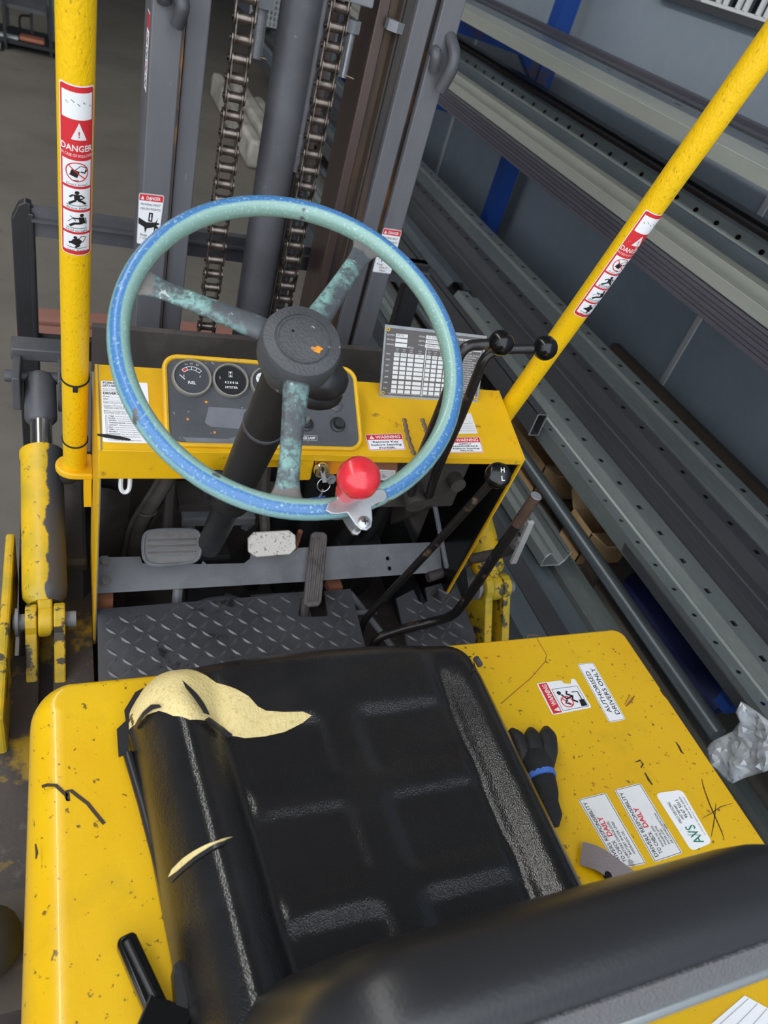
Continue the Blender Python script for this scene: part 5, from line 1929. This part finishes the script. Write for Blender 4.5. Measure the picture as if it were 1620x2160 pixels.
# spokes
for ang in (155.6, 55.5, -99.6):
    t = math.radians(ang)
    d = V((math.cos(t), math.sin(t)))
    s_ = V((-d.y, d.x))
    sm = MB()
    prof = [(.030, .0195, .012, .012), (.06, .0165, .011, .010), (.10, .0145, .009, .007), (.14, .0135, .007, .004), (.165, .0150, .0055, .002), (.176, .0210, .005, .001), (.184, .030, .004, 0)]
    n_ = len(prof)
    for (r_, hw, th, up) in prof:
        for (a_, b_) in ((-1, -.55), (-.72, .8), (0, 1.0), (.72, .8), (1, -.55), (0, -1.2)):
            q = d * r_ + s_ * hw * a_
            sm.v.append(wp(q.x, q.y, up - .004 + th * b_ * .75))
    for i in range(n_ - 1):
        for k in range(6):
            sm.f.append((i * 6 + k, i * 6 + (k + 1) % 6, (i + 1) * 6 + (k + 1) % 6, (i + 1) * 6 + k))
    sm.f.append(tuple(range(6)))
    sm.f.append(tuple((n_ - 1) * 6 + k for k in range(6)))
    so = link('spoke', sm, 'spoke_worn', wheel, smooth=50)
    ra = so.data.attributes.new('rad', 'FLOAT', 'POINT')
    for i, p in enumerate(so.data.vertices):
        ra.data[i].value = (V(p.co) - WC).length
    md = so.modifiers.new('s', 'SUBSURF')
    md.levels = md.render_levels = 2
hub = link('hub', MB().lathe([(.030, -.05), (.034, -.02), (.044, -.012), (.0455, .0), (.0450, .018), (.0425, .0245), (.031, .0275), (.0305, .0262), (.029, .0262), (.0285, .0280), (.027, .0280), (.0265, .0268), (.010, .0272), (.0, .0272)], wp(-.001, -.004), WN, 44), 'hub_rubber', wheel, smooth=30)
link('paint_spot', MB().add([wp(-.001 + .014 + .006 * math.cos(a_) * (1 + .3 * math.sin(3 * a_)), -.004 - .012 + .004 * math.sin(a_) * (1 + .3 * math.cos(5 * a_)), .0278) for a_ in [k * PI / 8 for k in range(16)]], [tuple(range(16))]), 'orange_primer', hub, smooth=0)
drill(hub, MB().cyl(wp(-.011, .006, .016), wp(-.011, .006, .04), .0018, 10))
# red spinner knob on its clamp plate
kang = math.radians(-77.7)
kd = V((math.cos(kang), math.sin(kang)))
ks = V((-kd.y, kd.x))
knob_c = kd * .187


def kp(r_, s_, h):
    q = knob_c + kd * r_ + ks * s_
    return wp(q.x, q.y, h)


pl_out = [(.004, -.036), (.009, -.031), (.011, -.024), (.012, -.014), (.026, -.010), (.033, -.006), (.0355, 0), (.033, .006), (.026, .010), (.012, .014), (.010, .022), (.010, .030), (.006, .035), (-.001, .035), (-.004, .031), (-.004, .020), (-.016, .014), (-.024, .010), (-.026, .004), (-.026, -.004), (-.024, -.010), (-.016, -.014), (-.005, -.020), (-.003, -.030)]
spin = link('spinner_clamp', MB().prism([kp(a_, b_, .0135) for a_, b_ in pl_out], WN * .002), 'zinc', wheel, smooth=0, bevel=.0008)
link('spinner_clamp_back', MB().prism([kp(a_ * .9, b_ * .7, -.016) for a_, b_ in pl_out], WN * .002), 'zinc', wheel, smooth=0)
link('clamp_screw', MB().lathe([(.0068, .0155), (.0068, .0165), (.0045, .0185), (.0, .019)], kp(.0265, 0, 0), WN, 20).cyl(kp(.0265, 0, -.022), kp(.0265, 0, .016), .0035, 10), 'zinc', wheel)
link('screw_slot', MB().obox(kp(.0265, 0, .0189), E1, E2, WN, .0035, .0006, .0004).obox(kp(.0265, 0, .0189), E1, E2, WN, .0006, .0035, .0004), 'black_matt', wheel, smooth=0)
link('spinner_knob', MB().lathe([(.0130, .0155), (.0132, .026), (.0125, .036), (.0140, .041), (.0180, .0435), (.0212, .048), (.0220, .054), (.0208, .063), (.0170, .0700), (.010, .0740), (.004, .0750), (.0032, .0756), (.0, .0756)], kp(-.010, -.006, 0), WN, 40), 'red_plastic', wheel, label='red spinner knob')

# ---- steering column
cbot = WC - WN * .88 + V((-.012, 0, 0))
ctop = WC - WN * .045
cdir = (cbot - ctop).normalized()
col = part('steering_column', MB().lathe([(.026, 0), (.0285, .012), (.0285, .16), (.0298, .163), (.0298, .45), (.031, .452), (.033, .47), (.031, .485), (.026, .487), (.026, .80)], ctop, cdir, 30), 'black_paint')
link('clamp_band', MB().lathe([(.0302, .155), (.0306, .158), (.0302, .161)], ctop, cdir, 30), 'grey_black', col)
link('column_bracket', MB().obox(ctop + cdir * .455 + V((-.033, .012, .01)), (1, 0, 0), cdir, cdir.cross(V((1, 0, 0))), .015, .03, .018), 'black_paint', col, smooth=0, bevel=.004)
bp = [ctop + cdir * .47 + V((.034 * math.cos(t), .012 * math.sin(t) - .02, .028 * math.sin(t))) for t in [k * PI / 10 for k in range(11)]]
link('boot', MB().lathe([(.031, .455), (.037, .468), (.036, .482), (.029, .5)], ctop, cdir, 24), 'black_matt', col)
# combination switch right of the column under the hub
cs = WC - WN * .07 + E1 * .045
link('indicator_switch', MB().sphere(cs, .032, 20, 12, (1.05, .9, .8)).sphere(cs + V((.002, .01, -.026)), .029, 18, 10, (1.15, .9, .7)), 'black_paint', col, smooth=60)

# ---- hydraulic levers with ball knobs
def lever(pix, rad, name, m='lever_black', knob=None, kr=.0215):
    pts = [ony(p, y) for p, y in pix]
    o = part(name, MB().tube(smooth_path(pts, 7), rad, 14), m)
    if knob:
        c = ony(*knob)
        link('ball_knob', MB().sphere(c, kr, 26, 16), 'black_gloss', o, smooth=60)
    return o


lever([((868, 1040), 1.06), ((880, 985), 1.00), ((930, 860), .97), ((958, 785), .955), ((968, 752), .95), ((985, 732), .95), ((1010, 727), .95), ((1050, 725), .945)], .0092, 'lift_lever', knob=((1057, 723), .94))
lever([((905, 1045), 1.06), ((925, 985), 1.0), ((972, 878), .985), ((1005, 795), .975), ((1018, 765), .97), ((1032, 748), .97), ((1060, 737), .968), ((1145, 735), .96)], .0092, 'tilt_lever', knob=((1150, 734), .955))

# ---- range lever with H / L knob
KR = V((0, 0, 0))
k0 = ony((1050, 1003), .86)
r0 = onz((768, 1312), .60)
rl = part('range_lever', MB().tube(smooth_path([r0 + V((.0, -.005, -.05)), r0, r0 + (k0 - r0) * .1 + V((0, .0, .01)), r0 + (k0 - r0) * .5, k0], 6), [.0085] * 25, 14), 'lever_black')
kax = (CAM - k0).normalized() * .75 + V((.1, -.3, .5)).normalized() * .5
kax.normalize()
link('knob', MB().lathe([(.011, -.016), (.020, -.013), (.0238, -.004), (.0240, .002), (.0225, .008), (.0175, .0125), (.016, .0132), (.0, .0142)], k0, kax, 36), 'black_gloss', rl, smooth=35)
ku = (V((0, 0, 1)) - kax * kax.z).normalized()
ku = (ku * .96 - ku.cross(kax) * .28).normalized()
kx = ku.cross(kax)
S = Sheet(2, 2, lambda u, v, h: k0 + kax * (.0142 + h) + kx * (u * .016) + ku * (v * .016))
S.text('white_print', 'H', .32, .22, .55, 2, 'c', .42, True)
S.text('white_print', 'L', .32, -.72, .55, 2, 'c', .38, True)
for (m, lv), b in S.parts.items():
    link('lettering', b, m, rl, smooth=0)

# ---- handbrake lever
hb = [onz((792, 1352), .60) + V((0, 0, -.03)), onz((800, 1345), .61), onz((850, 1327), .63), onz((915, 1311), .66), ony((955, 1297), .905), ony((985, 1262), .895), ony((1040, 1180), .875), ony((1090, 1107), .86), ony((1130, 1050), .85)]
ho = part('handbrake_lever', MB().tube(smooth_path(hb[:8], 6), .0108, 16), 'lever_black')
link('bare_grip', MB().tube([ony((1072, 1133), .866), ony((1131, 1046), .85)], .0112, 18), 'bare_brown_steel', ho)
link('grip_cap', MB().lathe([(.0112, 0), (.010, .0012)], ony((1131, 1046), .85), (ony((1131, 1046), .85) - ony((1072, 1133), .866)), 18), 'dusty_grey', ho, smooth=0)
ta, tb_ = ony((1120, 1100), .86), ony((1082, 1187), .87)
th = part('trigger_bar', MB().obox((ta + tb_) / 2, (tb_ - ta), (0, 1, 0), (tb_ - ta).cross(V((0, 1, 0))), (tb_ - ta).length / 2, .004, .0068), 'cut_edge', smooth=0, bevel=.0012)
link('trigger_link', MB().tube([ony((1098, 1138), .868), ony((1088, 1146), .872)], .007, 10), 'zinc', th)
part('lever_arm', MB().tube(smooth_path([ony((1085, 1150), .89), ony((1060, 1165), .91), ony((1000, 1178), .97)], 5), .012, 12), 'underside')

# ================================================================== SEAT
SX = [(.060, .575), (.556, .575), (.556, .06), (.110, .06)]   # FL FR RR RL


def seat_xy(u, v):
    a, b, c_, d = [V(p) for p in SX]
    q = a * (1 - u) * v + b * u * v + c_ * u * (1 - v) + d * (1 - u) * (1 - v)
    q.y += .018 * math.sin(PI * u) * sst(.75, 1.0, v)
    return q


def sst(a, b, x):
    t = min(1, max(0, (x - a) / (b - a)))
    return t * t * (3 - 2 * t)


def seat_d(u, v):
    xl_ = .110 - .05 * v
    w = .556 - xl_
    return min(u, 1 - u) * w, (1 - v) * .515


def seat_edge(u, v):
    """distance in from the rounded outline"""
    du, dv = seat_d(u, v)
    Rc = .058
    if du < Rc and dv < Rc:
        return Rc - math.hypot(Rc - du, Rc - dv)
    return min(du, dv)


def seat_h(u, v):
    du, dv = seat_d(u, v)
    R = .052
    d = max(0, seat_edge(u, v))
    e = math.sqrt(max(0, 1 - (1 - min(1, d / R)) ** 2))
    h = .004 + .084 * e
    h += .022 * math.exp(-((du - .052) / .030) ** 2) * sst(.0, .10, dv) * sst(0, .03, du)
    h += .010 * math.exp(-((dv - .060) / .045) ** 2) * sst(.05, .12, du)
    h -= .0055 * math.exp(-((du - .094) / .009) ** 2) * sst(.04, .09, dv)
    # moulded hollows in the pad
    best = 1
    for c0, c1 in ((.212, .440), (.528, .792)):
        for r0, r1 in ((.112, .196), (.224, .311), (.338, .425), (.45, .54)):
            a_ = abs(u - (c0 + c1) / 2) - (c1 - c0) / 2
            b_ = (abs(dv - (r0 + r1) / 2) - (r1 - r0) / 2)
            a_ *= .47
            k = .018
            q = math.hypot(max(0, a_ + k), max(0, b_ + k)) - k
            if q < best:
                best = q
    h -= .0045 * (1 - sst(-.014, .011, best))
    h += .0012 * math.sin(u * 9 + v * 4) * math.sin(v * 11 - u * 3) * sst(.03, .1, d)
    return h


def seat_pt(u, v, off=0.0):
    q = seat_xy(u, v)
    return V((q.x, q.y, 1.0 + seat_h(u, v) + off))


mb = MB()
NU, NV = 130, 130
for j in range(NV + 1):
    for i in range(NU + 1):
        mb.v.append(seat_pt(i / NU, j / NV))
for j in range(NV):
    for i in range(NU):
        a_ = j * (NU + 1) + i
        mb.f.append((a_, a_ + 1, a_ + NU + 2, a_ + NU + 1))
mb.f = [f for f in mb.f if max(seat_edge((k % (NU + 1)) / NU, (k // (NU + 1)) / NV) for k in f) > 0]
seat = part('seat', mb, 'vinyl', smooth=60, label='torn black vinyl operator seat cushion')


def seat_uv(p):
    """pixel to seat (u, v)"""
    z = 1.08
    for _ in range(12):
        q = onz(p, z)
        v = (q.y - .06) / (.575 - .06)
        xl_ = .110 + (.060 - .110) * v
        u = (q.x - xl_) / (.556 - xl_)
        z = z * .4 + .6 * (1.0 + seat_h(min(1, max(0, u)), min(1, max(0, v))))
    return u, v


def seat_patch(outline, m, name, bulge, lift, step=.012, parent=None, noise=0):
    uv = [seat_uv(p) for p in outline]
    uv = [(min(.999, max(.001, a_)), min(.999, max(.001, b_))) for a_, b_ in uv]
    den = []
    for i, p in enumerate(uv):
        q = uv[(i + 1) % len(uv)]
        k = max(1, int(math.hypot(q[0] - p[0], q[1] - p[1]) / step))
        den += [(p[0] + (q[0] - p[0]) * t / k, p[1] + (q[1] - p[1]) * t / k) for t in range(k)]
    vin = [V(p) for p in den]
    x = min(p[0] for p in den)
    while x < max(p[0] for p in den):
        y = min(p[1] for p in den)
        while y < max(p[1] for p in den):
            if inside((x, y), den) and min(math.hypot(x - a_[0], y - a_[1]) for a_ in den) > step * .5:
                vin.append(V((x, y)))
            y += step
        x += step
    rr_ = delaunay_2d_cdt(vin, [(i, (i + 1) % len(den)) for i in range(len(den))], [list(range(len(den)))], 1, 1e-7)
    mb = MB()
    vs = []
    for p in rr_[0]:
        d = min(math.hypot(p.x - a_[0], p.y - a_[1]) for a_ in den)
        b_ = bulge * (1 - math.exp(-d / .03))
        vs.append(seat_pt(min(1, max(0, p.x)), min(1, max(0, p.y)), lift + b_ + noise * math.sin(p.x * 60) * math.sin(p.y * 50) * sst(0, .03, d)))
    mb.add(vs, [tuple(f) for f in rr_[2]])
    return link(name, mb, m, parent or seat, smooth=70)


foam_out = [(272, 1540), (270, 1512), (282, 1480), (305, 1450), (340, 1428), (385, 1422), (425, 1430), (458, 1450), (500, 1462), (525, 1475), (545, 1495), (562, 1503), (600, 1505), (640, 1504), (657, 1511), (640, 1525), (600, 1545), (560, 1554), (515, 1558), (485, 1553), (470, 1540), (440, 1523), (400, 1520), (365, 1512), (335, 1502), (310, 1510), (290, 1530)]
seat_patch(foam_out, 'foam', 'exposed_foam', .004, .001, noise=.0012)
seat_patch([(383, 1452), (395, 1462), (415, 1480), (430, 1500), (441, 1522), (428, 1518), (405, 1485), (390, 1468)], 'vinyl_soft', 'vinyl_flap', .006, .012, step=.006)
seat_patch([(300, 1512), (318, 1497), (335, 1497), (340, 1503), (320, 1508), (304, 1520), (286, 1548), (280, 1545)], 'vinyl_soft', 'vinyl_flap', .003, .009, step=.008)
seat_patch([(440, 1520), (470, 1540), (490, 1556), (482, 1562), (455, 1545), (430, 1525)], 'vinyl_soft', 'vinyl_flap', .003, .006, step=.008)
seat_patch([(354, 1852), (362, 1835), (385, 1812), (420, 1790), (455, 1776), (492, 1766), (470, 1776), (430, 1795), (395, 1820), (372, 1840)], 'foam', 'exposed_foam', .002, .0015, step=.008)
seat_patch([(352, 1858), (372, 1841), (395, 1821), (430, 1797), (470, 1777), (492, 1768), (470, 1785), (430, 1806), (398, 1830), (374, 1850), (360, 1866)], 'vinyl_soft', 'vinyl_flap', .004, .003, step=.008)
seat_patch([(990, 1385), (1002, 1390), (1008, 1400), (1002, 1418), (992, 1424), (998, 1405)], 'vinyl_soft', 'vinyl_flap', .003, .004, step=.01)
# torn vinyl hanging off the front-left corner
tp = [onz(p, 1.012) for p in ((262, 1500), (285, 1462), (303, 1452), (285, 1485), (272, 1520), (272, 1590), (250, 1598), (246, 1540), (265, 1522))]
link('torn_vinyl', MB().prism(tp, (0, 0, .002)), 'vinyl_soft', seat, smooth=0)
# metal seat pan edge and slide rail along the left
link('seat_pan', MB().tube([onz(p, 1.012) for p in ((270, 1590), (300, 1690), (340, 1840), (375, 1990), (390, 2060), (410, 2160))], .006, 10), 'black_paint', seat)
link('slide_bracket', MB().prism([onz(p, 1.004) for p in ((360, 2060), (380, 2040), (392, 2160), (372, 2200))], (0, 0, .03)), 'black_paint', seat, smooth=0)
link('seat_base', MB().prism([(.072, .56, 1.001), (.545, .56, 1.001), (.545, .06, 1.001), (.118, .06, 1.001)], (0, 0, .006)), 'black_matt', seat, smooth=0)
link('hinge_pin', MB().tube([onz((1004, 1388), 1.03), onz((1013, 1403), 1.02)], .005, 8), 'grey_black', seat)
# adjusting handle at the left
hh = [onz(p, 1.03) for p in ((246, 1990), (252, 1975), (280, 1962), (288, 1968), (362, 2128), (366, 2150), (330, 2165), (318, 2160))]
adj = part('seat_handle', MB().prism(hh, (0, 0, -.018)), 'black_gloss', smooth=30, bevel=.004, bseg=3)
link('handle_ridge', MB().tube([onz((268, 1985), 1.0305), onz((340, 2135), 1.0305)], .0035, 8), 'black_paint', adj)
link('handle_clip', MB().obox(onz((348, 2150), 1.028), (1, -.6, 0), (.6, 1, 0), (0, 0, 1), .022, .014, .006), 'black_gloss', adj, smooth=0, bevel=.002)
link('handle_stem', MB().box(.10, .125, .10, .24, 1.002, 1.014), 'black_paint', adj, smooth=0)

# backrest: padded slab leaning back, seen from behind and above
bk = MB()
NB, NC = 40, 28
x0, x1 = .135, .60


def back_section(u):
    """closed section (y, z) at width fraction u, thinning towards the rounded sides"""
    e = min(u, 1 - u) * (x1 - x0)
    f = math.sqrt(max(.0, 1 - max(0, (.075 - e) / .075) ** 2))
    return f


for i in range(NB + 1):
    u = i / NB
    e = back_section(u)
    top = 1.05 + .315 * (.80 + .20 * e)
    th = .012 + .030 * e
    for k in range(NC):
        t = 2 * PI * k / NC
        # stadium section in (across, up)
        a_ = math.copysign(abs(math.cos(t)) ** .75, math.cos(t)) * th
        b_ = math.copysign(abs(math.sin(t)) ** .35, math.sin(t))
        z = (1.05 + top) / 2 + b_ * (top - 1.05) / 2
        yc = .165 - (z - 1.05) * .235
        bk.v.append(V((x0 + (x1 - x0) * u, yc + a_ * (1 if a_ < 0 else 1), z)))
for i in range(NB):
    for k in range(NC):
        k2 = (k + 1) % NC
        bk.f.append((i * NC + k, (i + 1) * NC + k, (i + 1) * NC + k2, i * NC + k2))
bk.f.append(tuple(range(NC)))
bk.f.append(tuple(NB * NC + k for k in range(NC)))
back = part('backrest', bk, 'vinyl_soft', smooth=60, label='black padded backrest with bright trim')
trim = [V((.175 + i * .0455, .052, 1.325)) for i in range(10)]
link('trim_strip', MB().tube(trim, .006, 12), 'chrome', back)
link('back_panel', MB().prism([(.175, .066, 1.352), (.59, .066, 1.352), (.59, .055, 1.33), (.175, .055, 1.33)], (0, -.003, .001)), 'vinyl_weave', back, smooth=0)
link('back_shell', MB().prism([(.17, .060, 1.32), (.59, .060, 1.32), (.59, .10, 1.06), (.17, .10, 1.06)], (0, -.004, 0)), 'vinyl_soft', back, smooth=0)
# seat belt webbing lying on the hood right of the seat
bw = [onz(p, z) for p, z in (((1225, 1800), 1.006), ((1262, 1812), 1.012), ((1300, 1838), 1.010), ((1340, 1868), 1.004), ((1380, 1900), 1.003))]
sbm = MB().strip(smooth_path(bw, 5), .034, UP, .001)
sb = part('seat_belt', sbm, 'belt_web', smooth=60)
link('belt_rivet', MB().lathe([(.006, 0), (.005, .003)], onz((1281, 1848), 1.01), UP, 14), 'black_gloss', sb)
# decal and rusty patch on the hood behind the backrest
s = Sheet(90, 60, quad_fn(90, 60, onz((1500, 2160), HZ), onz((1640, 2230), HZ), onz((1680, 2160), HZ), onz((1570, 2100), HZ), UP))
for k in range(5):
    s.stroke('faint_print', [(8 + k * 16, 2), (8 + k * 16, 58)], .8)
s.build('paper_label', 'sticker_white', FL, 'white ruled paper label on the hood behind the backrest')

# ================================================================== GLOVE ON THE HOOD
gv = empty('work_glove', tuple(onz((1130, 1640), 1.0)))
tag(gv, 'black rubber-coated work glove with blue cuff edge lying beside the seat', 'glove')


def gtube(pix, rad, m, name, flat=.75, seg=14):
    pts = smooth_path([onz(p, z) for p, z in pix], 5)
    n = len(pts)
    rs = []
    for i in range(n):
        t = i / (n - 1) * (len(rad) - 1)
        k = min(int(t), len(rad) - 2)
        rs.append(rad[k] + (rad[k + 1] - rad[k]) * (t - k))
    m_ = MB().tube(pts, rs, seg)
    for q in m_.v:
        q.z = max(q.z, 1.0012)
    return link(name, m_, m, gv, smooth=70)


gtube([((1150, 1620), 1.016), ((1155, 1585), 1.017), ((1154, 1555), 1.016), ((1152, 1537), 1.014)], [.012, .0145, .014, .006], 'glove_nitrile', 'finger')
gtube([((1125, 1610), 1.022), ((1126, 1580), 1.025), ((1122, 1555), 1.022), ((1120, 1540), 1.018)], [.012, .013, .0125, .006], 'glove_nitrile', 'finger')
gtube([((1105, 1610), 1.018), ((1100, 1580), 1.022), ((1090, 1556), 1.02), ((1078, 1542), 1.016)], [.012, .012, .011, .006], 'glove_nitrile', 'finger')
gtube([((1118, 1600), 1.012), ((1098, 1585), 1.013), ((1086, 1578), 1.012), ((1076, 1570), 1.01)], [.011, .011, .010, .006], 'glove_nitrile', 'finger')
gtube([((1112, 1575), 1.020), ((1132, 1600), 1.030), ((1142, 1622), 1.027), ((1146, 1640), 1.02)], [.007, .009, .010, .007], 'glove_knit', 'thumb')
gtube([((1122, 1580), 1.015), ((1130, 1615), 1.020), ((1136, 1640), 1.018)], [.016, .024, .020], 'glove_knit', 'palm')
gtube([((1137, 1635), 1.018), ((1141, 1645), 1.018)], [.023, .0225], 'glove_blue', 'cuff_edge', seg=18)
gtube([((1140, 1643), 1.016), ((1148, 1668), 1.016), ((1150, 1690), 1.015), ((1156, 1720), 1.014), ((1160, 1745), 1.010)], [.021, .019, .0175, .019, .012], 'glove_knit', 'cuff', seg=18)
